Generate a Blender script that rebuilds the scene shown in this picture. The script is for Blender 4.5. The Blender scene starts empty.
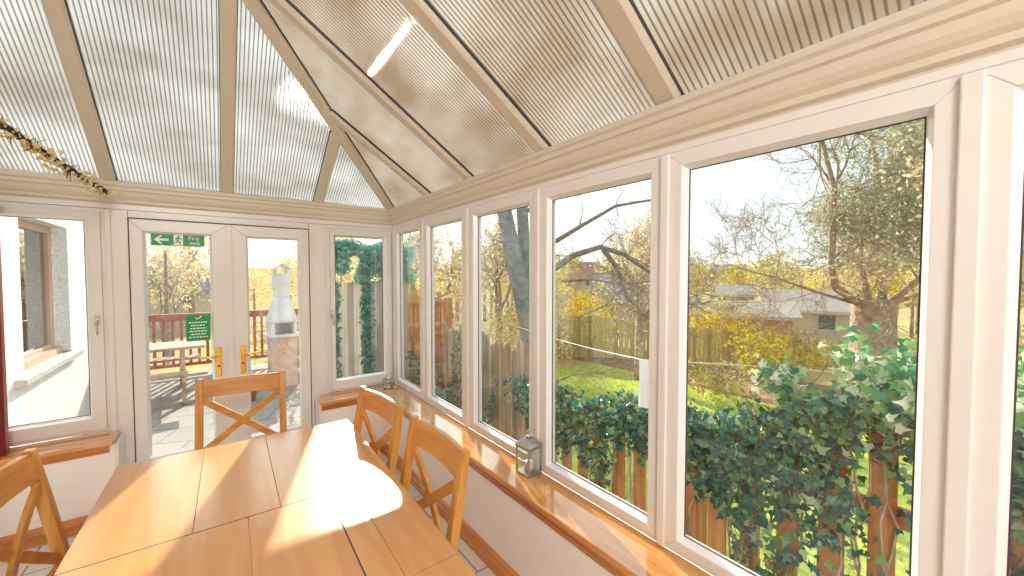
import bpy, math, random
from mathutils import Vector, Matrix, Quaternion
random.seed(7)
C = bpy.context.scene.collection
PI = math.pi
CAMH = 1.66                      # eye height above the floor
def Z(r): return r + CAMH        # height measured from the eye -> height above the floor

# ------------------------------------------------------------------ mesh helpers
class MB:
    def __init__(s): s.v = []; s.f = []; s.uv = None
    def box(s, x0, x1, y0, y1, z0, z1, M=None):
        b = len(s.v)
        pts = [(x0,y0,z0),(x1,y0,z0),(x1,y1,z0),(x0,y1,z0),(x0,y0,z1),(x1,y0,z1),(x1,y1,z1),(x0,y1,z1)]
        if M is not None: pts = [tuple(M @ Vector(p)) for p in pts]
        s.v += pts
        s.f += [tuple(b+i for i in q) for q in ((0,3,2,1),(4,5,6,7),(0,1,5,4),(1,2,6,5),(2,3,7,6),(3,0,4,7))]
        return s
    def beam(s, a, b, w, h, side=None):
        """bar from a to b; w across (along side), h along the third axis"""
        a, b = Vector(a), Vector(b); d = (b-a); L = d.length; d.normalize()
        sd = Vector(side) if side is not None else (d.cross(Vector((0,0,1))) if abs(d.z) < .95 else Vector((1,0,0)))
        sd = (sd - d*sd.dot(d)).normalized(); up = sd.cross(d).normalized()
        M = Matrix((sd, d, up)).transposed().to_4x4(); M.translation = a
        return s.box(-w/2, w/2, 0, L, -h/2, h/2, M)
    def prism(s, prof, fn0, fn1):
        n = len(prof); b = len(s.v)
        s.v += [fn0(p) for p in prof] + [fn1(p) for p in prof]
        for i in range(n):
            j = (i+1) % n; s.f.append((b+i, b+j, b+n+j, b+n+i))
        s.f.append(tuple(b+i for i in range(n))[::-1]); s.f.append(tuple(b+n+i for i in range(n)))
        return s
    def tube(s, pts, rad, n=8, caps=True):
        pts = [Vector(p) for p in pts]; b = len(s.v); m = len(pts)
        if not hasattr(rad, '__len__'): rad = [rad]*m
        ref = Vector((0,0,1))
        for i, p in enumerate(pts):
            t = (pts[min(i+1,m-1)] - pts[max(i-1,0)])
            if t.length < 1e-9: t = Vector((0,0,1))
            t.normalize()
            if abs(t.dot(ref)) > .97: ref = Vector((1,0,0)) if abs(t.x) < .8 else Vector((0,1,0))
            u = t.cross(ref).normalized(); w = t.cross(u)
            for k in range(n):
                a = 2*PI*k/n; q = p + (u*math.cos(a) + w*math.sin(a))*rad[i]; s.v.append((q.x,q.y,q.z))
        for i in range(m-1):
            for k in range(n):
                k2 = (k+1) % n
                s.f.append((b+i*n+k, b+i*n+k2, b+(i+1)*n+k2, b+(i+1)*n+k))
        if caps and n > 2:
            s.f.append(tuple(b+k for k in range(n))[::-1]); s.f.append(tuple(b+(m-1)*n+k for k in range(n)))
        return s
    def lathe(s, prof, c=(0,0,0), n=24):
        b = len(s.v); m = len(prof)
        for r, z in prof:
            for k in range(n):
                a = 2*PI*k/n; s.v.append((c[0]+r*math.cos(a), c[1]+r*math.sin(a), c[2]+z))
        for i in range(m-1):
            for k in range(n):
                k2 = (k+1) % n; s.f.append((b+i*n+k, b+i*n+k2, b+(i+1)*n+k2, b+(i+1)*n+k))
        s.f.append(tuple(b+k for k in range(n))[::-1]); s.f.append(tuple(b+(m-1)*n+k for k in range(n)))
        return s
    def quad(s, a, b_, c, d):
        b = len(s.v); s.v += [tuple(a),tuple(b_),tuple(c),tuple(d)]; s.f.append((b,b+1,b+2,b+3)); return s
    def leaf(s, p, size, ivy=False, up=None):
        """one leaf: pointed, slightly folded"""
        n = Vector((random.gauss(0,1),random.gauss(0,1),random.gauss(0,1)))
        if up is not None: n = n*.55 + Vector(up)
        n.normalize()
        t = n.orthogonal().normalized(); t.rotate(Quaternion(n, random.random()*2*PI)); w = n.cross(t)
        p = Vector(p); b = len(s.v); L = size; W = size*(.5 if ivy else .32)
        if ivy:
            P = [p - t*L*.3, p - t*L*.38 + w*W*.55, p + w*W*.95 + n*L*.05 , p + t*L*.12 + w*W*.42, p + t*L*.75 - n*L*.1,
                 p + t*L*.12 - w*W*.42, p - w*W*.95 + n*L*.05, p - t*L*.38 - w*W*.55]
            s.v += [tuple(q) for q in P]; s.f.append((b,b+1,b+2,b+3,b+4)); s.f.append((b,b+4,b+5,b+6,b+7))
        else:
            P = [p - t*L*.5, p + w*W, p + t*L*.5, p - w*W]
            s.v += [tuple(q) for q in P]; s.f.append((b,b+1,b+2,b+3))
        return s
    def build(s, name, mat, parent=None, smooth=False, bevel=0.0, seg=2):
        me = bpy.data.meshes.new(name); me.from_pydata(s.v, [], s.f); me.update()
        if s.uv:
            L = me.uv_layers.new(name='UVMap')
            for i, l in enumerate(me.loops): L.data[i].uv = s.uv[l.vertex_index]
        me.materials.append(mat)
        if smooth: me.polygons.foreach_set('use_smooth', [True]*len(me.polygons))
        o = bpy.data.objects.new(name, me); C.objects.link(o)
        if parent: o.parent = parent
        if bevel:
            m = o.modifiers.new('bevel', 'BEVEL'); m.width = bevel; m.segments = seg; m.limit_method = 'ANGLE'; m.angle_limit = math.radians(40)
        return o

def thing(name, label=None, cat=None, loc=(0,0,0), rz=0, group=None, kind=None):
    o = bpy.data.objects.new(name, None); C.objects.link(o); o.empty_display_size = .1
    o.location = loc; o.rotation_euler = (0,0,rz)
    return tag(o, label, cat, group, kind)
def tag(o, label=None, cat=None, group=None, kind=None):
    if label: o['label'] = label
    if cat: o['category'] = cat
    if group: o['group'] = group
    if kind: o['kind'] = kind
    return o
def struct(o): o['kind'] = 'structure'; return o
def copy_tree(o, parent=None):
    c = o.copy(); C.objects.link(c); c.parent = parent
    for ch in list(o.children): copy_tree(ch, c)
    return c

# ------------------------------------------------------------------ materials
def mat(name):
    m = bpy.data.materials.new(name); m.use_nodes = True
    nt = m.node_tree; b = nt.nodes['Principled BSDF']
    return m, nt, b, nt.nodes, nt.links
def plain(name, col, rough=.5, metal=0, spec=.5, noise=0, nscale=8, bump=0, bscale=60, trans=0):
    m, nt, b, N, L = mat(name)
    b.inputs['Base Color'].default_value = (*col,1); b.inputs['Roughness'].default_value = rough
    b.inputs['Metallic'].default_value = metal; b.inputs['Specular IOR Level'].default_value = spec
    tc = N.new('ShaderNodeTexCoord')
    if noise:
        n = N.new('ShaderNodeTexNoise'); n.inputs['Scale'].default_value = nscale; n.inputs['Detail'].default_value = 5
        L.new(tc.outputs['Object'], n.inputs['Vector'])
        r = N.new('ShaderNodeValToRGB'); r.color_ramp.elements[0].position = .3; r.color_ramp.elements[1].position = .7
        r.color_ramp.elements[0].color = (*[max(0,c*(1-noise)) for c in col],1); r.color_ramp.elements[1].color = (*[min(1,c*(1+noise*.6)) for c in col],1)
        L.new(n.outputs['Fac'], r.inputs['Fac']); L.new(r.outputs['Color'], b.inputs['Base Color'])
    if bump:
        n2 = N.new('ShaderNodeTexNoise'); n2.inputs['Scale'].default_value = bscale; n2.inputs['Detail'].default_value = 4
        L.new(tc.outputs['Object'], n2.inputs['Vector'])
        bp = N.new('ShaderNodeBump'); bp.inputs['Strength'].default_value = bump; bp.inputs['Distance'].default_value = .01
        L.new(n2.outputs['Fac'], bp.inputs['Height']); L.new(bp.outputs['Normal'], b.inputs['Normal'])
    return m
def wood(name, c_dark, c_mid, c_light, grain=(30,1.6,30), rough=.35, island=.25, coat=0):
    m, nt, b, N, L = mat(name)
    tc = N.new('ShaderNodeTexCoord'); mp = N.new('ShaderNodeMapping'); mp.inputs['Scale'].default_value = grain
    geo = N.new('ShaderNodeNewGeometry'); vm = N.new('ShaderNodeVectorMath'); vm.operation = 'ADD'
    mul = N.new('ShaderNodeMath'); mul.operation = 'MULTIPLY'; mul.inputs[1].default_value = 37
    L.new(geo.outputs['Random Per Island'], mul.inputs[0]); L.new(tc.outputs['Object'], vm.inputs[0]); L.new(mul.outputs[0], vm.inputs[1])
    L.new(vm.outputs[0], mp.inputs['Vector'])
    n = N.new('ShaderNodeTexNoise'); n.inputs['Scale'].default_value = 1; n.inputs['Detail'].default_value = 8; n.inputs['Distortion'].default_value = .6
    L.new(mp.outputs[0], n.inputs['Vector'])
    r = N.new('ShaderNodeValToRGB'); e = r.color_ramp.elements
    e[0].position = .25; e[0].color = (*c_dark,1); e[1].position = .75; e[1].color = (*c_light,1); x = e.new(.5); x.color = (*c_mid,1)
    L.new(n.outputs['Fac'], r.inputs['Fac'])
    hs = N.new('ShaderNodeHueSaturation'); mr = N.new('ShaderNodeMapRange'); mr.inputs['To Min'].default_value = 1-island; mr.inputs['To Max'].default_value = 1+island*.6
    L.new(geo.outputs['Random Per Island'], mr.inputs['Value']); L.new(mr.outputs[0], hs.inputs['Value']); L.new(r.outputs['Color'], hs.inputs['Color'])
    L.new(hs.outputs['Color'], b.inputs['Base Color'])
    b.inputs['Roughness'].default_value = rough; b.inputs['Coat Weight'].default_value = coat; b.inputs['Coat Roughness'].default_value = .15
    if coat >= 1: b.inputs['Coat IOR'].default_value = 1.9; b.inputs['Coat Roughness'].default_value = .06
    bp = N.new('ShaderNodeBump'); bp.inputs['Strength'].default_value = .12; bp.inputs['Distance'].default_value = .004
    L.new(n.outputs['Fac'], bp.inputs['Height']); L.new(bp.outputs['Normal'], b.inputs['Normal'])
    return m
def foliage(name, cols, trans=.45, rough=.45, glossy=True):
    m, nt, b, N, L = mat(name)
    geo = N.new('ShaderNodeNewGeometry'); r = N.new('ShaderNodeValToRGB'); e = r.color_ramp.elements
    k = len(cols)
    e[0].position = 0; e[0].color = (*cols[0],1); e[1].position = 1; e[1].color = (*cols[-1],1)
    for i in range(1, k-1): x = e.new(i/(k-1)); x.color = (*cols[i],1)
    L.new(geo.outputs['Random Per Island'], r.inputs['Fac']); L.new(r.outputs['Color'], b.inputs['Base Color'])
    b.inputs['Roughness'].default_value = rough; b.inputs['Specular IOR Level'].default_value = .6 if glossy else .1
    t = N.new('ShaderNodeBsdfTranslucent'); hs = N.new('ShaderNodeHueSaturation'); hs.inputs['Value'].default_value = 1.5; hs.inputs['Saturation'].default_value = 1.15
    L.new(r.outputs['Color'], hs.inputs['Color']); L.new(hs.outputs['Color'], t.inputs['Color'])
    mx = N.new('ShaderNodeMixShader'); mx.inputs['Fac'].default_value = trans
    L.new(b.outputs[0], mx.inputs[1]); L.new(t.outputs[0], mx.inputs[2]); L.new(mx.outputs[0], N['Material Output'].inputs['Surface'])
    return m
def glassmat(name, tint=(.93,.945,.94), base=.05, edge=.6):
    m, nt, b, N, L = mat(name); N.remove(b)
    tr = N.new('ShaderNodeBsdfTransparent'); tr.inputs['Color'].default_value = (*tint,1)
    gl = N.new('ShaderNodeBsdfGlossy'); gl.inputs['Roughness'].default_value = .0; gl.inputs['Color'].default_value = (1,1,1,1)
    lw = N.new('ShaderNodeLayerWeight'); lw.inputs['Blend'].default_value = .5
    pw = N.new('ShaderNodeMath'); pw.operation = 'POWER'; pw.inputs[1].default_value = 4
    ma = N.new('ShaderNodeMath'); ma.operation = 'MULTIPLY_ADD'; ma.inputs[1].default_value = edge; ma.inputs[2].default_value = base
    L.new(lw.outputs['Facing'], pw.inputs[0]); L.new(pw.outputs[0], ma.inputs[0])
    mx = N.new('ShaderNodeMixShader'); L.new(ma.outputs[0], mx.inputs['Fac']); L.new(tr.outputs[0], mx.inputs[1]); L.new(gl.outputs[0], mx.inputs[2])
    L.new(mx.outputs[0], N['Material Output'].inputs['Surface'])
    return m
def polycarb(name, pitch, dark, light, stain, rough=.28, tw=.5):
    """fluted multiwall sheet: UV u runs across the flutes, v up the slope (metres)"""
    m, nt, b, N, L = mat(name); N.remove(b)
    uv = N.new('ShaderNodeUVMap'); sp = N.new('ShaderNodeSeparateXYZ'); L.new(uv.outputs[0], sp.inputs[0])
    d = N.new('ShaderNodeMath'); d.operation = 'DIVIDE'; d.inputs[1].default_value = pitch; L.new(sp.outputs[0], d.inputs[0])
    fr = N.new('ShaderNodeMath'); fr.operation = 'FRACT'; L.new(d.outputs[0], fr.inputs[0])
    pp = N.new('ShaderNodeMath'); pp.operation = 'PINGPONG'; pp.inputs[1].default_value = .5; L.new(fr.outputs[0], pp.inputs[0])
    rs = N.new('ShaderNodeValToRGB'); e = rs.color_ramp.elements
    e[0].position = .05; e[0].color = (*dark,1); e[1].position = .22; e[1].color = (*light,1)
    L.new(pp.outputs[0], rs.inputs['Fac'])
    # cloudy weathering on the sheet
    mp = N.new('ShaderNodeMapping'); mp.inputs['Scale'].default_value = (1.0,1.7,1); L.new(uv.outputs[0], mp.inputs['Vector'])
    n = N.new('ShaderNodeTexNoise'); n.inputs['Scale'].default_value = 1.3; n.inputs['Detail'].default_value = 3; L.new(mp.outputs[0], n.inputs['Vector'])
    r2 = N.new('ShaderNodeValToRGB'); q = r2.color_ramp.elements; q[0].position = .36; q[0].color = (*stain,1); q[1].position = .62; q[1].color = (1,1,1,1)
    L.new(n.outputs['Fac'], r2.inputs['Fac'])
    mu = N.new('ShaderNodeMix'); mu.data_type = 'RGBA'; mu.blend_type = 'MULTIPLY'; mu.inputs['Factor'].default_value = 1
    L.new(rs.outputs['Color'], mu.inputs['A']); L.new(r2.outputs['Color'], mu.inputs['B'])
    tl = N.new('ShaderNodeBsdfTranslucent'); L.new(mu.outputs['Result'], tl.inputs['Color'])
    rf = N.new('ShaderNodeBsdfRefraction'); rf.inputs['IOR'].default_value = 1.16; rf.inputs['Roughness'].default_value = rough; L.new(mu.outputs['Result'], rf.inputs['Color'])
    bp = N.new('ShaderNodeBump'); bp.inputs['Strength'].default_value = .9; bp.inputs['Distance'].default_value = .008; sm = N.new('ShaderNodeMath'); sm.operation = 'MULTIPLY'; sm.inputs[1].default_value = 2*PI; L.new(d.outputs[0], sm.inputs[0]); sn = N.new('ShaderNodeMath'); sn.operation = 'SINE'; L.new(sm.outputs[0], sn.inputs[0]); L.new(sn.outputs[0], bp.inputs['Height']); L.new(bp.outputs[0], rf.inputs['Normal'])
    gl = N.new('ShaderNodeBsdfGlossy'); gl.inputs['Roughness'].default_value = .32; gl.inputs['Color'].default_value = (.9,.88,.85,1); L.new(bp.outputs[0], gl.inputs['Normal'])
    df = N.new('ShaderNodeBsdfDiffuse'); L.new(mu.outputs['Result'], df.inputs['Color'])
    m1 = N.new('ShaderNodeMixShader'); m1.inputs['Fac'].default_value = tw; L.new(rf.outputs[0], m1.inputs[1]); L.new(tl.outputs[0], m1.inputs[2])
    m2 = N.new('ShaderNodeMixShader'); m2.inputs['Fac'].default_value = .22; L.new(m1.outputs[0], m2.inputs[1]); L.new(df.outputs[0], m2.inputs[2])
    m3 = N.new('ShaderNodeMixShader'); m3.inputs['Fac'].default_value = .07; L.new(m2.outputs[0], m3.inputs[1]); L.new(gl.outputs[0], m3.inputs[2])
    L.new(m3.outputs[0], N['Material Output'].inputs['Surface'])
    return m

UPVC = plain('white_upvc', (.77,.755,.73), .3, noise=.03, nscale=3)
UPVC_TAN = plain('upvc_tan_light', (.66,.61,.50), .4, noise=.05, nscale=2)  # white frame plastic with the upper room's tan light painted into its colour
BEAD = plain('window_bead', (.86,.86,.85), .25)
GASKET = plain('dark_gasket', (.05,.045,.05), .6)
PAINT = plain('pale_wall_paint', (.86,.81,.78), .6, noise=.03, nscale=4)
TABLE = wood('table_oak', (.60,.27,.09), (.67,.33,.12), (.74,.40,.16), (14,1.1,14), .24, .10, coat=.5)
TABLEX = wood('table_oak_edge', (.52,.30,.14), (.66,.42,.22), (.78,.55,.33), (1.5,26,26), .3, .1)
CHZ = wood('chair_oak_upright', (.46,.18,.03), (.60,.27,.05), (.70,.36,.09), (30,30,2), .33, .12, coat=.2)
CHX = wood('chair_oak_cross', (.46,.19,.035), (.62,.28,.06), (.72,.38,.10), (2,30,30), .33, .12, coat=.2)
SILL = wood('varnished_pine_sill', (.46,.17,.03), (.64,.27,.055), (.74,.38,.10), (22,1.2,22), .12, .05, coat=1.0)
SILLX = wood('varnished_pine_cross', (.46,.17,.03), (.64,.27,.055), (.74,.38,.10), (1.2,22,22), .12, .05, coat=1.0)
PINE = wood('varnished_pine_moulding', (.36,.11,.02), (.52,.18,.03), (.62,.26,.06), (22,1.2,22), .25, .05, coat=.4)
PINEX = wood('varnished_pine_moulding_cross', (.36,.11,.02), (.52,.18,.03), (.62,.26,.06), (1.2,22,22), .25, .05, coat=.4)
MAROON = plain('maroon_paint', (.16,.005,.012), .3)
BRASS = plain('polished_brass', (.92,.62,.12), .18, 1)
SILVER = plain('brushed_silver', (.52,.50,.47), .28, 1)
HMET = plain('white_metal_handle', (.62,.58,.50), .25, .6)
GLASS = glassmat('window_glass', base=.075, edge=.75)
LGLASS = glassmat('lantern_glass', (.9,.95,.95), .12, .6)
GREEN = plain('sign_green', (.0,.30,.09), .4)
SWHITE = plain('sign_white', (.85,.9,.84), .4)
CANDLE = plain('candle_wax', (.85,.78,.62), .5)
PEB = plain('pebbledash', (.86,.91,.95), .9, noise=.25, nscale=60, bump=1, bscale=70)
RENDER = plain('white_render', (.78,.77,.75), .8, noise=.12, nscale=4)
STONE = plain('grey_stone', (.48,.47,.44), .8, noise=.2, nscale=20)
BRWOOD = wood('brown_window_wood', (.52,.30,.2), (.64,.42,.31), (.74,.54,.42), (20,20,2), .5, .1)
RAILM = wood('red_stained_timber', (.30,.07,.05), (.42,.11,.08), (.52,.17,.12), (10,10,10), .6, .2)
FENCE = wood('weathered_fence_timber', (.50,.41,.32), (.68,.57,.45), (.82,.71,.58), (18,18,1.2), .8, .4)
FENCEB = wood('brown_pointed_boards', (.26,.17,.10), (.42,.29,.18), (.56,.42,.29), (18,18,1.2), .8, .4)
PICKET = wood('orange_brown_picket_timber', (.38,.15,.045), (.56,.25,.09), (.70,.38,.17), (18,18,1.2), .75, .35)
YFENCE = wood('sunlit_garden_fence', (.48,.36,.10), (.62,.50,.16), (.74,.62,.26), (18,18,1.2), .8, .35)  # golden cast of sunlight put into the board colour
BENCHW = wood('bleached_bench_timber', (.36,.22,.14), (.50,.34,.24), (.60,.46,.35), (4,20,20), .7, .25)
BARK = plain('grey_brown_bark', (.30,.24,.20), .9, noise=.45, nscale=14, bump=1, bscale=25)
BARK2 = plain('warm_brown_bark', (.50,.37,.26), .9, noise=.5, nscale=9, bump=1, bscale=18)
BARKG = plain('pale_grey_bark', (.30,.31,.31), .9, noise=.35, nscale=10, bump=1, bscale=25)
IVY = foliage('ivy_leaves', [(.012,.08,.08),(.02,.14,.13),(.03,.17,.13),(.06,.24,.15),(.16,.34,.10),(.48,.55,.42)], .25, .26)  # pale last tone paints glints onto some leaves
IVYB = foliage('bright_ivy_leaves', [(.03,.18,.15),(.06,.28,.22),(.12,.36,.26),(.25,.45,.32)], .35, .35)
PINEF = foliage('pine_needles', [(.24,.30,.20),(.34,.40,.27),(.44,.47,.30),(.5,.5,.34)], .5, .6, False)
YEL = foliage('yellow_spring_foliage', [(.30,.24,.04),(.42,.34,.05),(.55,.46,.07),(.62,.50,.12)], .45, .6, False)
BUD = foliage('pale_budding_twigs', [(.54,.43,.28),(.64,.53,.36),(.70,.62,.40),(.58,.46,.28)], .4, .7, False)  # twig tone shifted to beige, painting haze onto the far crowns
OLIVE = foliage('olive_hedge_leaves', [(.26,.26,.07),(.36,.34,.09),(.46,.40,.14),(.56,.48,.2)], .4, .6, False)
GRASSB = foliage('grass_blades', [(.34,.44,.08),(.44,.54,.12),(.54,.60,.18)], .45, .6, False)
BLOSSOM = foliage('cream_blossom', [(.80,.74,.45),(.85,.80,.60),(.80,.68,.30)], .3, .5, False)
TWIG = plain('dark_twig', (.05,.03,.015), .8)
TOWEL = plain('white_towel', (.85,.87,.88), .8)
CHIM = plain('pale_concrete', (.62,.66,.68), .85, noise=.12, nscale=8)
CHIMB = plain('pinkish_brick_base', (.62,.50,.44), .85, noise=.2, nscale=8)
GOLDSTONE = plain('terracotta_pot', (.55,.25,.12), .8)

def tiles(name, c1, c2, mortar, bw, bh, ms, rough, rot=0, ns=0):
    m, nt, b, N, L = mat(name); tc = N.new('ShaderNodeTexCoord'); mp = N.new('ShaderNodeMapping'); mp.inputs['Rotation'].default_value = (0,0,rot)
    br = N.new('ShaderNodeTexBrick'); br.offset = .5; br.inputs['Scale'].default_value = 1
    br.inputs['Color1'].default_value = (*c1,1); br.inputs['Color2'].default_value = (*c2,1); br.inputs['Mortar'].default_value = (*mortar,1)
    br.inputs['Brick Width'].default_value = bw; br.inputs['Row Height'].default_value = bh; br.inputs['Mortar Size'].default_value = ms; br.inputs['Mortar Smooth'].default_value = .2
    L.new(tc.outputs['Object'], mp.inputs['Vector']); L.new(mp.outputs[0], br.inputs['Vector'])
    n = N.new('ShaderNodeTexNoise'); n.inputs['Scale'].default_value = 3; n.inputs['Detail'].default_value = 6; L.new(tc.outputs['Object'], n.inputs['Vector'])
    mx = N.new('ShaderNodeMix'); mx.data_type = 'RGBA'; mx.blend_type = 'MULTIPLY'; mx.inputs['Factor'].default_value = ns
    L.new(br.outputs['Color'], mx.inputs['A']); L.new(n.outputs['Color'], mx.inputs['B']); L.new(mx.outputs['Result'], b.inputs['Base Color'])
    b.inputs['Roughness'].default_value = rough
    return m
FLOORM = tiles('cream_floor_tiles', (.78,.72,.66), (.74,.68,.62), (.35,.30,.27), .45, .30, .006, .3, 0, .1)
PATIO = tiles('sandstone_flags', (.42,.38,.33), (.32,.31,.30), (.22,.20,.18), .6, .45, .012, .8, .35, .25)
def groundmat():
    m, nt, b, N, L = mat('garden_ground'); tc = N.new('ShaderNodeTexCoord')
    n = N.new('ShaderNodeTexNoise'); n.inputs['Scale'].default_value = .6; n.inputs['Detail'].default_value = 8; L.new(tc.outputs['Object'], n.inputs['Vector'])
    r = N.new('ShaderNodeValToRGB'); e = r.color_ramp.elements; e[0].position = .4; e[0].color = (.46,.34,.17,1); e[1].position = .6; e[1].color = (.50,.42,.16,1)
    L.new(n.outputs['Fac'], r.inputs['Fac']); L.new(r.outputs['Color'], b.inputs['Base Color']); b.inputs['Roughness'].default_value = .95; b.inputs['Specular IOR Level'].default_value = 0
    return m
GROUND = groundmat()
LAWN = plain('lawn_green', (.50,.55,.15), .9, spec=0, noise=.25, nscale=6)
BANK = plain('brown_earth_bank', (.34,.22,.15), .95, spec=0, noise=.4, nscale=4, bump=1, bscale=8)
HAZE = plain('hazy_far_hills', (.50,.50,.50), 1, noise=.15, nscale=.05)

# ------------------------------------------------------------------ room shell
XR, YB = 1.41, 3.86              # inner face of the window frames: right wall, back wall
XL, YF = -1.12, -2.5             # left (house) wall, wall behind the camera
XW, YW = 1.22, 3.645             # faces of the dwarf walls under the sills
ZS = Z(-1.095)                   # sill top
struct(MB().box(XL-.3, XR+.1, YF-.2, YB+.1, -.12, 0).build('floor', FLOORM))
struct(MB().box(XW, XR+.10, YF-.1, YB+.08, 0, ZS-.035).build('wall_right', PAINT))
wb = MB(); wb.box(XL, -.575, YW, YB+.08, 0, ZS-.035); wb.box(.692, XW, YW, YB+.08, 0, ZS-.035)
# white return linings either side of the doors
struct(wb.build('wall_back', PAINT))
wl = MB(); wl.box(XL-.25, XL, YF-.1, YB+.08, 0, Z(2.35)); struct(wl.build('wall_left', PAINT))
# wall behind the camera with a sloping top under the roof
EX, EZ, TR, TB = 1.375, Z(.64), .65, .59
EY = 3.806
def zr(x): return EZ + TR*(EX-x)          # underside of the right roof slope
def zb(y): return EZ + TB*(EY-y)          # underside of the back roof slope
struct(MB().prism([(XL-.2,0),(XR+.1,0),(XR+.1,Z(.6)),(XL-.2,zr(XL-.2)+.05)], lambda p:(p[0],YF-.1,p[1]), lambda p:(p[0],YF,p[1])).build('wall_front', PAINT))
# skirtings
sk = [(0,0),(-.030,0),(-.030,.062),(-.022,.070),(-.020,.082),(-.010,.092),(0,.096)]
struct(MB().prism(sk, lambda p:(XW+p[0],YF,p[1]), lambda p:(XW+p[0],YW,p[1])).build('baseboard_right', PINE))
sb = MB(); sb.prism(sk, lambda p:(XL,YW+p[0],p[1]), lambda p:(-.56,YW+p[0],p[1])); sb.prism(sk, lambda p:(.69,YW+p[0],p[1]), lambda p:(XW,YW+p[0],p[1]))
struct(sb.build('baseboard_back', PINEX))
# window boards (varnished) with stepped moulding below the nose
def nosed(x): return x
t = thing('trim_1', kind='structure')
MB().box(1.192, XR+.005, YF, YW-.02, ZS-.028, ZS).build('sill_board', SILL, t, bevel=.006)
md = [(0,0),(-.022,0),(-.022,-.012),(-.016,-.018),(-.016,-.030),(-.008,-.044),(-.008,-.054),(0,-.058)]
MB().prism(md, lambda p:(XW+p[0],YF,ZS-.028+p[1]), lambda p:(XW+p[0],YW,ZS-.028+p[1])).build('sill_moulding', PINE, t)
t = thing('trim_2', kind='structure')
pf = [(.672,YW-.03),(XR,YW-.03),(XR,YB+.005),(.72,YB+.005)]
MB().prism(pf, lambda p:(p[0],p[1],ZS-.028), lambda p:(p[0],p[1],ZS)).build('sill_board', SILLX, t, bevel=.005)
MB().prism(md, lambda p:(.69,YW+p[0],ZS-.028+p[1]), lambda p:(XW,YW+p[0],ZS-.028+p[1])).build('sill_moulding', PINEX, t)
t = thing('trim_3', kind='structure')
pf = [(XL,YW-.03),(-.578,YW-.03),(-.578,YB-.02),(-.60,YB+.005),(XL,YB+.005)]
MB().prism(pf, lambda p:(p[0],p[1],ZS-.028), lambda p:(p[0],p[1],ZS)).build('sill_board', SILLX, t, bevel=.005)
MB().prism(md, lambda p:(XL,YW+p[0],ZS-.028+p[1]), lambda p:(-.60,YW+p[0],ZS-.028+p[1])).build('sill_moulding', PINEX, t)

# maroon door casing on the house wall, at the left edge of view
struct(MB().box(XL, -1.048, 3.70, 3.755, 0, Z(.45)).build('trim_4', MAROON, bevel=.004))

# ---- framed lights (windows) -------------------------------------------------
def on_right(u, d, z): return (XR+d, u, z)
def on_back(u, d, z): return (u, YB+d, z)
def bx(mb, P, u0, u1, d0, d1, z0, z1):
    a = P(u0,d0,z0); b = P(u1,d1,z1)
    mb.box(min(a[0],b[0]),max(a[0],b[0]),min(a[1],b[1]),max(a[1],b[1]),min(a[2],b[2]),max(a[2],b[2]))
def ring(mb, P, o, i, d0, d1):
    """rectangular ring with mitred corners: o,i = (u0,u1,z0,z1) outer & inner"""
    oc = [(o[0],o[2]),(o[1],o[2]),(o[1],o[3]),(o[0],o[3])]; ic = [(i[0],i[2]),(i[1],i[2]),(i[1],i[3]),(i[0],i[3])]
    for k in range(4):
        k2 = (k+1)%4; b = len(mb.v)
        for d in (d0, d1):
            for q in (oc[k],oc[k2],ic[k2],ic[k]): mb.v.append(P(q[0],d,q[1]))
        mb.f += [(b,b+1,b+2,b+3),(b+7,b+6,b+5,b+4),(b,b+4,b+5,b+1),(b+2,b+6,b+7,b+3),(b+1,b+5,b+6,b+2),(b+3,b+7,b+4,b)]
def slope_ring(mb, P, o, i, do, di):
    oc = [(o[0],o[2]),(o[1],o[2]),(o[1],o[3]),(o[0],o[3])]; ic = [(i[0],i[2]),(i[1],i[2]),(i[1],i[3]),(i[0],i[3])]
    for k in range(4):
        k2 = (k+1)%4; mb.quad(P(oc[k][0],do,oc[k][1]),P(oc[k2][0],do,oc[k2][1]),P(ic[k2][0],di,ic[k2][1]),P(ic[k][0],di,ic[k][1]))
def light(name, P, pane, outer, opener=False, frame_mat=None):
    w = thing(name, kind='structure')
    u0,u1,z0,z1 = pane; bw = .014
    f = MB(); mid = (u0-bw,u1+bw,z0-bw,z1+bw)
    if opener:
        s = (outer[0]+.03,outer[1]-.03,outer[2]+.02,outer[3]-.03)
        ring(f, P, outer, s, 0, .07); ring(f, P, s, mid, -.014, .06)
    else:
        ring(f, P, outer, mid, 0, .07)
    f.build('window_frame', frame_mat or UPVC, w, bevel=.003)
    b = MB(); slope_ring(b, P, mid, pane, (-.010 if opener else .004), .030); b.build('glazing_bead', BEAD, w)
    g = MB(); ring(g, P, (u0-.001,u1+.001,z0-.001,z1+.001), (u0+.0035,u1-.0035,z0+.0035,z1-.0035), .030, .034); g.build('gasket', GASKET, w)
    q = MB(); q.quad(P(u0,.036,z0),P(u1,.036,z0),P(u1,.036,z1),P(u0,.036,z1)); q.build('pane', GLASS, w)
    return w
ZT, ZBm = Z(.403), Z(-1.027)
HEAD, FOOT = Z(.475), ZS+.004
rp = [(3.744,3.220),(3.041,2.485),(2.292,1.713),(1.539,.939),(.779,.158),(.005,-.62),(-.79,-1.4),(-1.57,-2.3)]
edges = []
for i in range(len(rp)-1): edges.append((rp[i][1]+rp[i+1][0])/2)
for i, (a, b) in enumerate(rp):
    hi = YB-.02 if i == 0 else edges[i-1]-.004
    lo = YF if i == len(rp)-1 else edges[i]+.004
    light('window_%d' % (i+1), on_right, (b,a,ZBm,ZT), (lo,hi,FOOT,HEAD))
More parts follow.
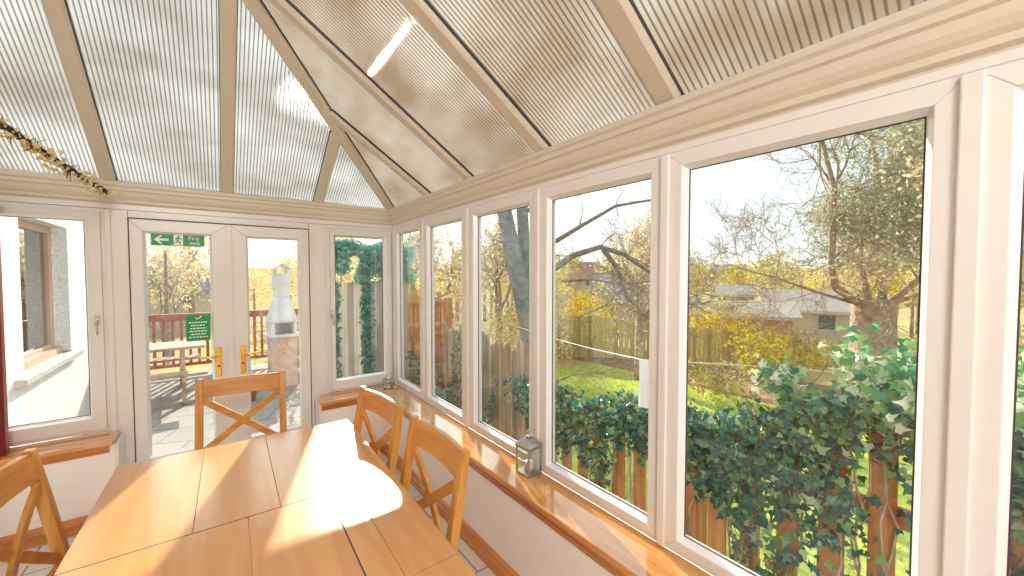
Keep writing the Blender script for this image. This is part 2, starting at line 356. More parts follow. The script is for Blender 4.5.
# cover strips over the joints between neighbouring frames, and corner post
cs = MB()
for i, e in enumerate(edges):
    w = .017 if i < 4 else .020
    cs.box(XR-.012, XR+.03, e-w, e+w, FOOT, HEAD-.004)
cs.box(XR-.006, XR+.09, YB-.045, YB+.09, FOOT, HEAD)
struct(cs.build('trim_5', UPVC, bevel=.004))
# back wall windows
wL = light('window_9', on_back, (-1.10,-.725,Z(-.972),Z(.374)), (XL-.05,-.612,FOOT,Z(.462)), True)
wR = light('window_10', on_back, (.872,1.318,Z(-.972),Z(.362)), (.792,XR-.01,FOOT,Z(.435)), True)
def casement_handle(w, x, zc, down):
    h = MB(); y = YB-.014
    h.box(x-.011, x+.011, y-.008, y, zc-.035, zc+.035)
    h.tube([(x,y-.004,zc),(x,y-.040,zc),(x,y-.044,zc-.03),(x+.004,y-.040,zc-.10 if down else zc+.1)], [.008,.008,.0085,.006], 10)
    h.build('handle', HMET, w, bevel=.002, smooth=False)
casement_handle(wL, -.672, Z(-.31), True)
casement_handle(wR, .832, Z(-.36), True)
# head / posts of the back frame
hp = MB()
hp.box(-.611, -.507, YB-.0, YB+.07, 0, Z(.463)); hp.box(.651, .791, YB, YB+.07, 0, Z(.463))
hp.box(XL, XR, YB-.004, YB+.07, Z(.464), Z(.52)); hp.box(-.506, .650, YB+.001, YB+.07, Z(.411), Z(.463)); hp.box(-.62,-.592, YB-.012, YB-.001, 0, Z(.460))
hp.box(.6515,.672, YB-.012, YB-.001, 0, Z(.460)); hp.box(.775,.7915, YB-.008, YB-.001, ZS, Z(.45)); hp.box(.793,XR,YB+.001,YB+.07,Z(.436),Z(.463))
hp.box(-.5745,-.558, YW-.002, YB, 0, ZS-.03); hp.box(.674,.6915, YW-.002, YB, 0, ZS-.03)
struct(hp.build('trim_6', UPVC, bevel=.003))
hr = MB(); hr.box(XR-.004, XR+.07, YF, YB+.07, HEAD-.002, Z(.52)); struct(hr.build('trim_7', UPVC, bevel=.003))
# cornice
pr_ = [(.08,.49),(-.002,.49),(-.006,.505),(-.022,.512),(-.024,.530),(-.036,.542),(-.046,.560),(-.050,.585),(-.060,.592),(-.062,.612),(-.072,.622),(-.070,.645),(.08,.70)]
cr = MB(); cr.prism(pr_, lambda p:(XR+p[0],YF,Z(p[1])), lambda p:(XR+p[0],YB+p[0],Z(p[1])))
struct(cr.build('trim_8', UPVC_TAN))
cr = MB(); cr.prism(pr_, lambda p:(XL,YB+p[0],Z(p[1])), lambda p:(XR+p[0],YB+p[0],Z(p[1])))
struct(cr.build('trim_9', UPVC_TAN))

# ---- French doors ------------------------------------------------------------
def door(name, u0, u1, g0, g1, gz0, hx, hdir):
    d = thing(name, kind='structure'); P = on_back
    f = MB(); o = (u0,u1,.03,Z(.404)); mid = (g0-.014,g1+.014,gz0-.014,Z(.318))
    ring(f, P, o, mid, -.012, .06); f.build('door_leaf', UPVC, d, bevel=.004)
    b = MB(); slope_ring(b, P, mid, (g0,g1,gz0,Z(.304)), -.010, .028); b.build('glazing_bead', BEAD, d)
    q = MB(); q.quad(P(g0,.03,gz0),P(g1,.03,gz0),P(g1,.03,Z(.304)),P(g0,.03,Z(.304))); q.build('pane', GLASS, d)
    pl = MB().box(hx-.016, hx+.016, YB-.022, YB-.012, Z(-.805), Z(-.572)).build('handle_plate', BRASS, d, bevel=.005)
    h = MB(); zc = Z(-.635); y = YB-.022
    h.tube([(hx,y,zc),(hx,y-.038,zc),(hx+hdir*.012,y-.045,zc),(hx+hdir*.06,y-.046,zc-.002),(hx+hdir*.105,y-.044,zc-.004),(hx+hdir*.118,y-.036,zc-.004)], [.011,.009,.010,.009,.008,.006], 12)
    h.build('lever_handle', BRASS, d, smooth=True)
    kb = MB().tube([(hx,y,Z(-.72)),(hx,y-.006,Z(-.72))], .008, 12); kb.build('keyhole', GASKET, d)
    return d
DGZ = Z(-1.335)
door('door_1', -.503, .068, -.417, -.052, DGZ, -.010, -1)
door('door_2', .072, .647, .201, .560, DGZ, .150, 1)
dfm = MB(); dfm.box(-.507,-.500,YB-.013,YB+.06,0,Z(.411)); dfm.box(.6475,.651,YB-.013,YB+.06,0,Z(.411)); dfm.box(-.507,.651,YB-.02,YB+.07,0,.028)
dfm.box(.052,.088,YB-.026,YB-.012,.04,Z(.40))
struct(dfm.build('trim_10', UPVC, bevel=.003))
gk = MB(); gk.box(-.506,-.4995,YB-.0145,YB-.010,.03,Z(.411)); gk.box(.6465,.6515,YB-.0145,YB-.010,.03,Z(.411)); gk.box(-.506,.6515,YB-.0145,YB-.010,Z(.404),Z(.411))
struct(gk.build('trim_11', GASKET))
mm = MB().box(-.455,-.43, YB-.0135,YB-.012,0,.001)

# ---- signs on the left door's glass ------------------------------------------
def text_mesh(name, body, size, loc, m, parent, rx=PI/2, ext=.0008, align='LEFT'):
    cu = bpy.data.curves.new(name, 'FONT'); cu.body = body; cu.size = size; cu.extrude = ext; cu.align_x = align
    tmp = bpy.data.objects.new('tmp_text', cu); C.objects.link(tmp)
    dg = bpy.context.evaluated_depsgraph_get(); me = bpy.data.meshes.new_from_object(tmp.evaluated_get(dg)); bpy.data.objects.remove(tmp)
    for v in me.vertices:
        v.co = Vector((v.co.x+loc[0], -v.co.z+loc[1], v.co.y+loc[2]))
    me.materials.clear(); me.materials.append(m)
    o = bpy.data.objects.new(name, me); C.objects.link(o); o.parent = parent
    return o
SY = YB+.022
s = thing('fire_exit_sign', 'wide green and white fire exit sign with left arrow at top of left glass door', 'sign', (-.391,SY,Z(.222)))
MB().box(0,.310,0,.003,0,.088).build('sign_board', GREEN, s)
a = MB(); a.prism([(.018,.044),(.052,.076),(.066,.076),(.044,.052),(.100,.052),(.100,.036),(.044,.036),(.066,.012),(.052,.012)], lambda p:(p[0],-.002,p[1]), lambda p:(p[0],0,p[1])); a.build('arrow', SWHITE, s)
MB().box(.128,.182,-.0012,0,.004,.084).build('pictogram_panel', SWHITE, s)
rm = MB(); yy = -.0022
rm.tube([(.158,yy,.071),(.158,yy+.001,.071)], .0065, 12)
for p in ([(.157,.063),(.150,.042)],[(.150,.042),(.164,.032),(.160,.014)],[(.150,.042),(.143,.026),(.132,.022)],[(.157,.061),(.168,.052),(.174,.058)],[(.157,.061),(.145,.058),(.140,.048)]):
    for q0, q1 in zip(p, p[1:]): rm.beam((q0[0],yy,q0[1]),(q1[0],yy,q1[1]),.007,.001,side=(q1[1]-q0[1],0,-(q1[0]-q0[0])))
rm.build('running_figure', GREEN, [c for c in s.children if c.name.startswith('picto')][0])
text_mesh('lettering', 'Fire', .042, (.212,-.001,.048), SWHITE, s); text_mesh('lettering', 'exit', .042, (.220,-.001,.012), SWHITE, s)
s = thing('fire_door_notice', 'small green notice with white tick and lines of print on left glass door', 'sign', (-.206,SY,Z(-.512)))
MB().box(0,.148,0,.003,0,.204).build('sign_board', GREEN, s)
a = MB(); a.beam((.058,-.001,.182),(.070,-.001,.170),.007,.001,side=(1,0,1)); a.beam((.069,-.001,.169),(.096,-.001,.194),.007,.001,side=(1,0,-1)); a.build('tick', SWHITE, s)
ln = MB()
for k, (x0, x1) in enumerate([(.018,.130),(.030,.118),(.025,.125),(.020,.128),(.028,.120),(.016,.132)]):
    x = x0; zz = .140-.023*k
    while x < x1:
        w = random.uniform(.010,.022); ln.box(x, min(x+w,x1), -.0008, 0, zz, zz+.0085); x += w+.005
ln.build('print_lines', SWHITE, s)

# ---- roof ---------------------------------------------------------------------
PCB = polycarb('roof_sheet_back', .021, (.10,.10,.10), (.40,.405,.41), (.60,.56,.51), .2, .74)
PCR = polycarb('roof_sheet_side', .023, (.17,.14,.11), (.44,.385,.32), (.58,.48,.37), .07, .80)
ceil = thing('ceiling', kind='structure')
LIFT = .040
def hipx(y): return EX - TB/TR*(EY-y)       # hip line in plan
def hipy(x): return EY - TR/TB*(EX-x)
def bar(mb, gk_, a, b, w, dn):
    """glazing bar: lower face on the measured plane, with a dark gasket up against the sheet"""
    a, b = Vector(a), Vector(b); d = (b-a).normalized(); sd = Vector(dn).cross(d).normalized(); up = Vector(dn)
    M = Matrix((sd, d, up)).transposed().to_4x4(); M.translation = a; L = (b-a).length
    prof = [(-w*.36,0),(w*.36,0),(w*.5,.008),(w*.5,.026),(-w*.5,.026),(-w*.5,.008)]
    mb.prism(prof, lambda p: tuple(M @ Vector((p[0],0,p[1]))), lambda p: tuple(M @ Vector((p[0],L,p[1]))))
    gk_.box(-w*.5-.004, w*.5+.004, 0, L, .026, LIFT, M)
nR = Vector((TR,0,1)).normalized(); nB = Vector((0,TB,1)).normalized()
barsY = [2.97,2.305,1.549,.828,.10,-.63,-1.36,-2.09]
barsX = [.724,.07,-.589]
sR = math.sqrt(1+TR*TR); sB = math.sqrt(1+TB*TB)
def panel_right(y0, y1):
    # clip by the hip line
    XO = XL-.02; XE = EX+.10
    pts = []
    N_ = 8
    def top(y): return max(XO, hipx(y)) if y > hipy(XO) else XO
    ys = sorted(set([y0 + (y1-y0)*k/N_ for k in range(N_+1)] + ([hipy(XO)] if y0 < hipy(XO) < y1 else [])))
    mb = MB(); mb.uv = []
    for y in ys:
        for x in (XE, top(y)):
            if y > EY: x = XE
            p = Vector((x,y,zr(x))) + nR*LIFT; mb.v.append(tuple(p)); mb.uv.append((y, (EX-x)*sR))
    for k in range(len(ys)-1): mb.f.append((2*k,2*k+2,2*k+3,2*k+1))
    mb.build('roof_panel', PCR, ceil)
ysb = [EY] + barsY + [YF]
for a_, b_ in zip(ysb, ysb[1:]): panel_right(b_, a_)
def panel_back(x0, x1):
    N_ = 8; mb = MB(); mb.uv = []
    for k in range(N_+1):
        x = x0+(x1-x0)*k/N_
        for y in (EY+.1, min(EY+.1, hipy(x))):
            p = Vector((x,y,zb(y))) + nB*LIFT; mb.v.append(tuple(p)); mb.uv.append((x,(EY-y)*sB))
    for k in range(N_): mb.f.append((2*k,2*k+2,2*k+3,2*k+1))
    mb.build('roof_panel', PCB, ceil)
xsb = [EX] + barsX + [XL-.02]
for a_, b_ in zip(xsb, xsb[1:]): panel_back(b_, a_)
for y in barsY:
    f, g = MB(), MB(); xe = max(XL, hipx(y)+.02)
    bar(f, g, (EX+.05,y,zr(EX+.05)), (xe,y,zr(xe)), .078 if y > 2.9 or abs(y-2.305)<.01 else .092, nR)
    o = f.build('glazing_bar', UPVC_TAN, ceil); g.build('bar_gasket', GASKET, o)
for x in barsX:
    f, g = MB(), MB(); ye = hipy(x)+.03
    bar(f, g, (x,EY+.05,zb(EY+.05)), (x,ye,zb(ye)), .076, nB)
    o = f.build('glazing_bar', UPVC_TAN, ceil); g.build('bar_gasket', GASKET, o)
f, g = MB(), MB(); nH = (nR+nB).normalized()
bar(f, g, (EX+.02,hipy(EX+.02),zr(EX+.02)-.012), (XL,hipy(XL),zr(XL)-.012), .085, nH)
o = f.build('hip_bar', UPVC_TAN, ceil); g.build('bar_gasket', GASKET, o)

# ------------------------------------------------------------------ dining table
TZ = Z(-.89)
tb = thing('dining_table', 'large oak dining table with plank top in front of the glass doors', 'table', (.095,1.44,0), math.radians(-1.0))
# local frame: centre of table
x0, x1, y0, y1 = -.508, .508, -1.09, 1.075
ys_ = .262                               # seam between the two leaves (local y)
def board_run(name, xs, ya, yb_):
    mb = MB()
    for a_, b_ in zip(xs, xs[1:]): mb.box(a_+.0006, b_-.0006, ya, yb_, TZ-.032, TZ)
    return mb.build(name, TABLE, tb, bevel=.0012, seg=1)
board_run('far_leaf', [x0,-.188,.075,.328,x1], ys_+.0015, y1)
board_run('near_leaf', [x0,-.03,.240,.335,x1], -.36, ys_-.0015)
board_run('end_leaf', [x0,-.25,.02,.27,x1], y0, -.363)
cr_ = MB()                                # dark open shrinkage cracks between boards
cr_.box(-.1895,-.1865, .36, .93, TZ-.001, TZ+.0004); cr_.box(.327,.3295,.40,.93,TZ-.001,TZ+.0004); cr_.box(.238,.2425,-.3,.18,TZ-.001,TZ+.0004)
cr_.box(x0,x1,ys_-.0015,ys_+.0015,TZ-.02,TZ+.0002)
cr_.build('board_crack', GASKET, tb)
for q in (y1-.085, y0+.06): MB().box(x0+.06,x1-.06,q,q+.025,TZ-.115,TZ-.033).build('end_apron', TABLEX, tb)
for q in (x0+.05, x1-.075): MB().box(q,q+.025,y0+.06,y1-.06,TZ-.115,TZ-.033).build('side_apron', TABLE, tb)
for sx in (x0+.085, x1-.085):
    for sy in (y0+.07, y1-.07):
        m_ = MB(); m_.prism([(-.037,-.037),(.037,-.037),(.037,.037),(-.037,.037)], lambda p,sx=sx,sy=sy:(sx+p[0]*.8,sy+p[1]*.8,0), lambda p,sx=sx,sy=sy:(sx+p[0],sy+p[1],TZ-.033)); m_.build('leg', CHZ, tb, bevel=.004)

# ------------------------------------------------------------------ dining chairs
def make_chair():
    r = thing('dining_chair', 'x', 'chair')
    W = .235                              # half width to the stile centres
    H = 1.0
    yS = lambda z: -.185 - max(0,(z-.44))*.17 - max(0,(.44-z))*.10    # stile centreline, leaning back
    for s_ in (-1, 1):
        x = s_*(W-.010); m_ = MB(); zs = [0,.2,.44,.60,.80,H]
        b = 0
        for z in zs:
            t_ = .018 if z > .1 else .016; d_ = .022 if z < .6 else .019
            if z == H: d_ = .014
            y = yS(z); m_.v += [(x-t_-.002,y-d_,z),(x+t_+.002,y-d_,z),(x+t_+.002,y+d_,z),(x-t_-.002,y+d_,z)]
        for i in range(len(zs)-1):
            for k in range(4): m_.f.append((4*i+k,4*i+(k+1)%4,4*i+4+(k+1)%4,4*i+4+k))
        m_.f += [(3,2,1,0),tuple(range(4*len(zs)-4,4*len(zs)))]
        m_.build('back_post', CHZ, r, bevel=.004)
        f_ = MB(); f_.prism([(-.019,-.019),(.019,-.019),(.019,.019),(-.019,.019)], lambda p:(s_*(W-.012)+p[0]*.8,.195+p[1]*.8,0), lambda p:(s_*(W-.012)+p[0],.195+p[1],.44)); f_.build('leg', CHZ, r, bevel=.003)
    # curved top rail
    def curved(z0, z1, bow, th, name, inset=.030, y_off=0, dip=0):
        m_ = MB(); n = 10; xw = W-inset
        for i in range(n+1):
            u = -1+2*i/n; x = u*xw; c = -bow*(1-u*u); zt = z1 + dip*(1-u*u)
            for z in (z0, zt):
                y = yS(z)+c+y_off; m_.v += [(x,y-th/2,z),(x,y+th/2,z)]
        for i in range(n):
            a_ = 4*i; b_ = a_+4
            m_.f += [(a_,b_,b_+2,a_+2),(a_+1,a_+3,b_+3,b_+1),(a_+2,b_+2,b_+3,a_+3),(a_,a_+1,b_+1,b_)]
        m_.f += [(0,2,3,1),(4*n,4*n+1,4*n+3,4*n+2)]
        return m_.build(name, CHX, r, bevel=.003)
    curved(.885, .992, .022, .022, 'top_rail')
    curved(.50, .55, .012, .020, 'lower_rail')
    # cross braces, bowed like the rail
    for s_ in (-1, 1):
        m_ = MB(); n = 8; a_ = Vector((-s_*(W-.03),0,.868)); b_ = Vector((s_*(W-.03),0,.560))
        for i in range(n+1):
            u = i/n; p = a_.lerp(b_, u); q = 1-(2*u-1)**2; d = (b_-a_).normalized(); nn = Vector((-d.z,0,d.x))*.020
            y = yS(p.z) - .016*q + s_*.004
            for w_ in (-1, 1):
                for t_ in (-.008, .008): m_.v.append((p.x+nn.x*w_, y+t_, p.z+nn.z*w_))
        for i in range(n):
            c = 4*i; e = c+4
            m_.f += [(c,c+1,e+1,e),(c+2,e+2,e+3,c+3),(c,e,e+2,c+2),(c+1,c+3,e+3,e+1)]
        m_.f += [(0,2,3,1),(4*n,4*n+1,4*n+3,4*n+2)]
        m_.build('cross_brace', CHX, r, bevel=.002)
    m_ = MB(); m_.prism([(-.205,-.19),(.205,-.19),(.225,.20),(.21,.222),(-.21,.222),(-.225,.20)], lambda p:(p[0],p[1],.44), lambda p:(p[0],p[1],.465)); m_.build('seat', CHX, r, bevel=.006)
    m_ = MB(); m_.box(-.20,.20,.185,.205,.385,.44); m_.box(-.20,.20,-.195,-.175,.385,.44); m_.box(-.232,-.212,-.17,.18,.385,.44); m_.box(.212,.232,-.17,.18,.385,.44); m_.build('seat_frame', CHX, r)
    m_ = MB(); m_.box(-.230,-.212,-.19,.18,.18,.21); m_.box(.212,.230,-.19,.18,.18,.21); m_.box(-.212,.212,-.01,.01,.182,.207); m_.build('stretcher', CHX, r)
    return r
ch = make_chair()
YT = -.185-.56*.17                        # local y of the back top
def put(o, top, rz, label):
    off = Matrix.Rotation(rz,3,'Z') @ Vector((0,YT,0))
    o.location = (top[0]-off.x, top[1]-off.y, 0); o.rotation_euler = (0,0,rz); o['label'] = label
put(ch, (.115,3.100), PI+math.radians(-5.9), 'oak cross-back dining chair at the far end of the table, before the glass doors')
c = copy_tree(ch); put(c, (.700,2.125), PI/2+math.radians(6.6), 'oak cross-back dining chair on the window side, the farther one from the front')
c = copy_tree(ch); put(c, (.727,1.485), PI/2+math.radians(1), 'oak cross-back dining chair on the window side, nearest the large glass lantern')
c = copy_tree(ch); put(c, (-.600,2.030), -PI/2+math.radians(-4), 'oak cross-back dining chair on the left of the table, beside the maroon trim')

# ------------------------------------------------------------------ lanterns on the sill
def lantern():
    L_ = thing('glass_lantern', 'square silver and glass candle lantern with pierced peaked top on the long sill', 'lantern', (1.358,1.635,ZS), math.radians(4))
    w, h = .048, .155
    m_ = MB(); m_.box(-w-.004,w+.004,-w-.004,w+.004,0,.010)
    m_.build('base', SILVER, L_, bevel=.002)
    m_ = MB()
    for a_ in (-1,1):
        for b_ in (-1,1): m_.box(a_*w-.004,a_*w+.004,b_*w-.004,b_*w+.004,.010,h)
    m_.box(-w,w,-w-.004,-w+.003,h-.012,h); m_.box(-w,w,w-.003,w+.004,h-.012,h); m_.box(-w-.004,-w+.003,-w,w,h-.012,h); m_.box(w-.003,w+.004,-w,w,h-.012,h)
    m_.build('corner_frame', SILVER, L_)
    m_ = MB()
    for a_ in (-1,1):
        m_.quad((a_*w,-w,.012),(a_*w,w,.012),(a_*w,w,h),(a_*w,-w,h)); m_.quad((-w,a_*w,.012),(w,a_*w,.012),(w,a_*w,h),(-w,a_*w,h))
    m_.build('glass_side', LGLASS, L_)
    m_ = MB(); e = w+.008; t_ = .020
    m_.box(-e,e,-e,e,h-.003,h+.005)
    b = len(m_.v); m_.v += [(-e,-e,h+.005),(e,-e,h+.005),(e,e,h+.005),(-e,e,h+.005),(-t_,-t_,h+.040),(t_,-t_,h+.040),(t_,t_,h+.040),(-t_,t_,h+.040)]
    m_.f += [(b,b+1,b+5,b+4),(b+1,b+2,b+6,b+5),(b+2,b+3,b+7,b+6),(b+3,b,b+4,b+7),(b+4,b+5,b+6,b+7)]
    m_.box(-t_*.8,t_*.8,-t_*.8,t_*.8,h+.040,h+.052)
    m_.build('peaked_top', SILVER, L_, bevel=.002)
    m_ = MB(); m_.tube([(0,.026*math.cos(k*PI/10),h+.050+.026*math.sin(k*PI/10)) for k in range(11)], .002, 6); m_.build('carry_ring', SILVER, L_.children[-1])
    MB().lathe([(.026,.010),(.026,.060),(.022,.063),(.004,.063),(.002,.072)], n=20).build('candle', CANDLE, L_, smooth=True)
lantern()
L2 = thing('small_lantern', 'small round silver tealight lantern in the far corner of the sill', 'lantern', (1.292,3.70,ZS))
MB().lathe([(.040,0),(.045,.004),(.046,.020),(.042,.024)], n=24).build('base', SILVER, L2, smooth=True)
MB().lathe([(.040,.024),(.046,.05),(.046,.075),(.038,.095)], n=24).build('glass_side', LGLASS, L2, smooth=True)
m_ = MB()
for k in range(6):
    a_ = k*PI/3; m_.tube([(r_*math.cos(a_),r_*math.sin(a_),z_) for r_,z_ in ((.042,.022),(.048,.05),(.048,.075),(.040,.097))], .003, 6)
m_.build('cage', SILVER, L2, smooth=True)
MB().lathe([(.042,.094),(.044,.100),(.034,.120),(.016,.134),(.012,.140),(.014,.144),(.002,.150)], n=24).build('domed_top', SILVER, L2, smooth=True)
MB().lathe([(.019,.008),(.019,.030),(.002,.034)], n=16).build('candle', CANDLE, L2, smooth=True)

# ------------------------------------------------------------------ blossom garland
G = thing('blossom_garland', 'dark twig garland with small cream blossoms strung from the back cornice to the left wall', 'garland', (0,0,0))
A_, B_ = Vector((-.592,YB-.085,Z(.560))), Vector((-.72,1.9,Z(.63)))
def gp(u):
    if u > .8: return B_.lerp(Vector((-1.045,1.45,Z(.72))), (u-.8)/.2)
    u = u/.8; p = A_.lerp(B_, u); p.z -= .03*u*(1-u); return p
m_ = MB()
for s_ in range(3):
    ph = s_*2.1
    m_.tube([tuple(gp(i/90)+Vector((.012*math.cos(i*.9+ph),0,.012*math.sin(i*.9+ph)))) for i in range(91)], .0045, 5)
for i in range(170):
    p = gp(random.random()); q = p+Vector((random.gauss(0,.02),random.gauss(0,.02),random.gauss(0,.03))); m_.tube([tuple(p),tuple(q)], [.0025,.001], 4)
m_.build('twig_strand', TWIG, G)
m_ = MB()
for i in range(270):
    p = gp(random.random())+Vector((random.gauss(0,.020),random.gauss(0,.014),random.gauss(0,.020)-.006))
    r_ = random.uniform(.006,.013); m_.lathe([(r_*.3,-r_*.8),(r_*.95,-r_*.2),(r_,.2*r_),(r_*.4,r_*.8)], tuple(p), 6)
m_.build('blossom', BLOSSOM, G, smooth=True)

# ================================================================== OUTSIDE
GZ = Z(-2.15)                    # garden level
PZ = Z(-1.78)                    # patio level
# terrain
def gheight(x, y):
    r_ = math.hypot(x, y); h = GZ
    if r_ > 12: h -= min(5, (r_-12)*.09)
    if r_ > 60: h += min(11.5, (r_-60)*.052)
    return h
m_ = MB(); nr, na = 30, 60
rad = [2.6*(1.19**k) for k in range(nr)]
m_.v.append((3,4,GZ-.02))
for r_ in rad:
    for k in range(na):
        a_ = 2*PI*k/na; x, y = 3+r_*math.cos(a_), 4+r_*math.sin(a_); m_.v.append((x,y,gheight(x,y)-.02 + (random.uniform(-.4,1.2) if r_ > 60 else 0)))
for k in range(na): m_.f.append((0,1+k,1+(k+1)%na))
for j in range(nr-1):
    for k in range(na):
        k2 = (k+1)%na; m_.f.append((1+j*na+k,1+(j+1)*na+k,1+(j+1)*na+k2,1+j*na+k2))
gr = m_.build('ground', GROUND, smooth=True); struct(gr)
struct(MB().box(-4, 2.28, YB+.09, 9.2, PZ-.3, PZ).build('patio_paving', PATIO))
struct(MB().box(XL-.3, XR+.2, YF-.3, YB+.1, GZ-.3, -.125).build('foundation', RENDER))
lw = MB(); lw.box(2.1, 7.3, -3, 6.4, GZ-.1, GZ+.0); struct(lw.build('lawn', LAWN))
bk = MB(); bk.prism([(7.2,GZ-.1),(7.35,GZ+.03),(7.9,GZ+.08),(9.5,GZ-.02),(12,GZ-.3)], lambda p:(p[0],-4,p[1]), lambda p:(p[0],9,p[1])); struct(bk.build('earth_bank', BANK))
m_ = MB()
for i in range(16000):
    x, y = random.uniform(2.35,7.3), random.uniform(-1.0,6.4); h = random.uniform(.03,.09); dx, dy = random.gauss(0,.02), random.gauss(0,.02); w = .006; a_ = random.random()*PI
    b = len(m_.v); m_.v += [(x-w*math.cos(a_),y-w*math.sin(a_),GZ),(x+w*math.cos(a_),y+w*math.sin(a_),GZ),(x+dx,y+dy,GZ+h)]; m_.f.append((b,b+1,b+2))
tag(m_.build('grass', GRASSB), 'short bright green grass growing on the lawn', 'grass', kind='stuff')

# house wall with a window, seen through the left pane
hw = MB(); hx0 = -1.25
hw.box(hx0-.3,hx0,YB+.09,4.80,PZ-.2,Z(2.4)); hw.box(hx0-.3,hx0,4.80,7.3,Z(.49),Z(2.4)); hw.box(hx0-.115,hx0-.001,6.040,6.10,Z(-.79),Z(.49))
struct(hw.build('house_wall_pebbledash', PEB))
hw = MB(); hw.box(hx0-.3,hx0,4.80,7.3,PZ-.2,Z(-.84)); hw.box(hx0-.3,hx0,6.10,7.3,Z(-.84),Z(.49)); struct(hw.build('house_wall_render', RENDER))
st = MB(); st.box(hx0-.14,hx0+.06,4.60,6.20,Z(-.86),Z(-.80)); struct(st.build('trim_12', STONE, bevel=.01))
hwn = thing('window_11', kind='structure')
def on_house(u, d, z): return (hx0-.115-d, u, z)
f = MB(); ring(f, on_house, (4.80,6.04,Z(-.80),Z(.49)), (4.87,5.97,Z(-.70),Z(.42)), 0, .06); f.build('window_frame', BRWOOD, hwn, bevel=.006)
f = MB(); f.box(hx0-.125,hx0-.06,4.80,6.04,Z(-.80),Z(-.74)); f.build('inner_sill', BRWOOD, hwn)
q = MB(); q.quad(on_house(4.87,.03,Z(-.70)),on_house(5.97,.03,Z(-.70)),on_house(5.97,.03,Z(.42)),on_house(4.87,.03,Z(.42))); q.build('pane', glassmat('house_glass', (.25,.3,.35), .25, .7), hwn)
struct(MB().box(hx0-.28,hx0-.22,4.7,6.2,Z(-.9),Z(.5)).build('blind_behind_glass', STONE))

# red-stained railing round the patio
ra = thing('patio_railing', 'red-stained timber railing with upright balusters along the far side of the patio', 'railing')
RY = 9.0
MB().box(-3.0,1.5,RY-.05,RY+.05,Z(-.80),Z(-.68)).build('top_rail', RAILM, ra, bevel=.005)
MB().box(-3.0,1.5,RY-.02,RY+.02,Z(-1.62),Z(-1.56)).build('bottom_rail', RAILM, ra)
for k in range(4): MB().box(-3+1.5*k-.05,-3+1.5*k+.05,RY-.05,RY+.05,PZ,Z(-.68)).build('post', RAILM, ra)
for k in range(37):
    x = -2.94+.12*k
    MB().box(x-.022,x+.022,RY-.012,RY+.012,Z(-1.60),Z(-.78)).build('baluster', RAILM, ra)

# picnic tables
def picnic():
    p = thing('picnic_table', 'x', 'picnic table', group=None)
    m_ = MB()
    for k in range(5): m_.box(-.85,.85,-.36+.146*k,-.36+.146*k+.13,.72,.76)
    m_.build('table_top', BENCHW, p, bevel=.004)
    for s_ in (-1,1):
        m_ = MB()
        for k in range(2): m_.box(-.85,.85,s_*.68-.14+.145*k,s_*.68-.14+.145*k+.13,.42,.455)
        m_.build('bench_seat', BENCHW, p, bevel=.004)
    for x in (-.6,.6):
        m_ = MB(); m_.beam((x,-.25,.72),(x,-.62,0),.045,.09,side=(1,0,0)); m_.beam((x,.25,.72),(x,.62,0),.045,.09,side=(1,0,0)); m_.box(x-.022,x+.022,-.8,.8,.335,.42); m_.build('leg_frame', BENCHW, p)
    return p
p1 = picnic(); p1.location = (-1.05,7.5,PZ); p1.rotation_euler = (0,0,.08); p1['label'] = 'sun-bleached timber picnic table on the patio, the nearer of the two'
p2 = copy_tree(p1); p2.location = (-2.4,8.2,PZ); p2['label'] = 'sun-bleached timber picnic table farther left on the patio'
p2.location = (-2.95,7.3,PZ); p2['label'] = 'sun-bleached timber picnic table farther left, nearer the house wall'

# masonry barbecue with tapering chimney
cb = thing('garden_chimney_barbecue', 'pale masonry garden barbecue with tapering chimney and little gabled cap on the patio', 'barbecue', (.80,7.18,PZ), .1)
top = Z(.03)-PZ
MB().box(-.18,.18,-.16,.16,0,.80).build('base', CHIMB, cb, bevel=.01)
MB().box(-.23,.23,-.20,.20,.80,.85).build('worktop_slab', CHIM, cb, bevel=.01)
m_ = MB(); m_.box(-.18,-.13,-.16,.16,.85,1.04); m_.box(.13,.18,-.16,.16,.85,1.04); m_.box(-.18,.18,.12,.16,.85,1.04); m_.box(-.19,.19,-.17,.17,1.03,1.07); m_.build('fire_box', CHIM, cb, bevel=.006)
m_ = MB(); m_.lathe([(.265,1.07),(.25,1.10),(.155,1.40),(.145,1.42)], n=4); o = m_.build('tapered_hood', CHIM, cb, bevel=.006); o.rotation_euler = (0,0,PI/4)
m_ = MB(); m_.box(-.10,.10,-.10,.10,1.40,1.62); m_.box(-.108,.108,-.108,.108,1.62,top); m_.build('chimney_shaft', CHIM, cb, bevel=.006)
m_ = MB(); m_.box(-.09,-.07,-.09,.09,top,top+.06); m_.box(.07,.09,-.09,.09,top,top+.06)
m_.prism([(-.16,top+.06),(0,top+.17),(.16,top+.06),(.13,top+.05),(0,top+.135),(-.13,top+.05)], lambda p:(p[0],-.12,p[1]), lambda p:(p[0],.12,p[1])); m_.build('gabled_cap', CHIM, cb)
# lamp post beyond the doors
lp = MB(); lp.tube([(-1.05,13,Z(-3)),(-1.05,13,Z(.62))],.03,8); tag(lp.build('wooden_pole', BARK), 'thin grey pole standing beyond the railing', 'pole')

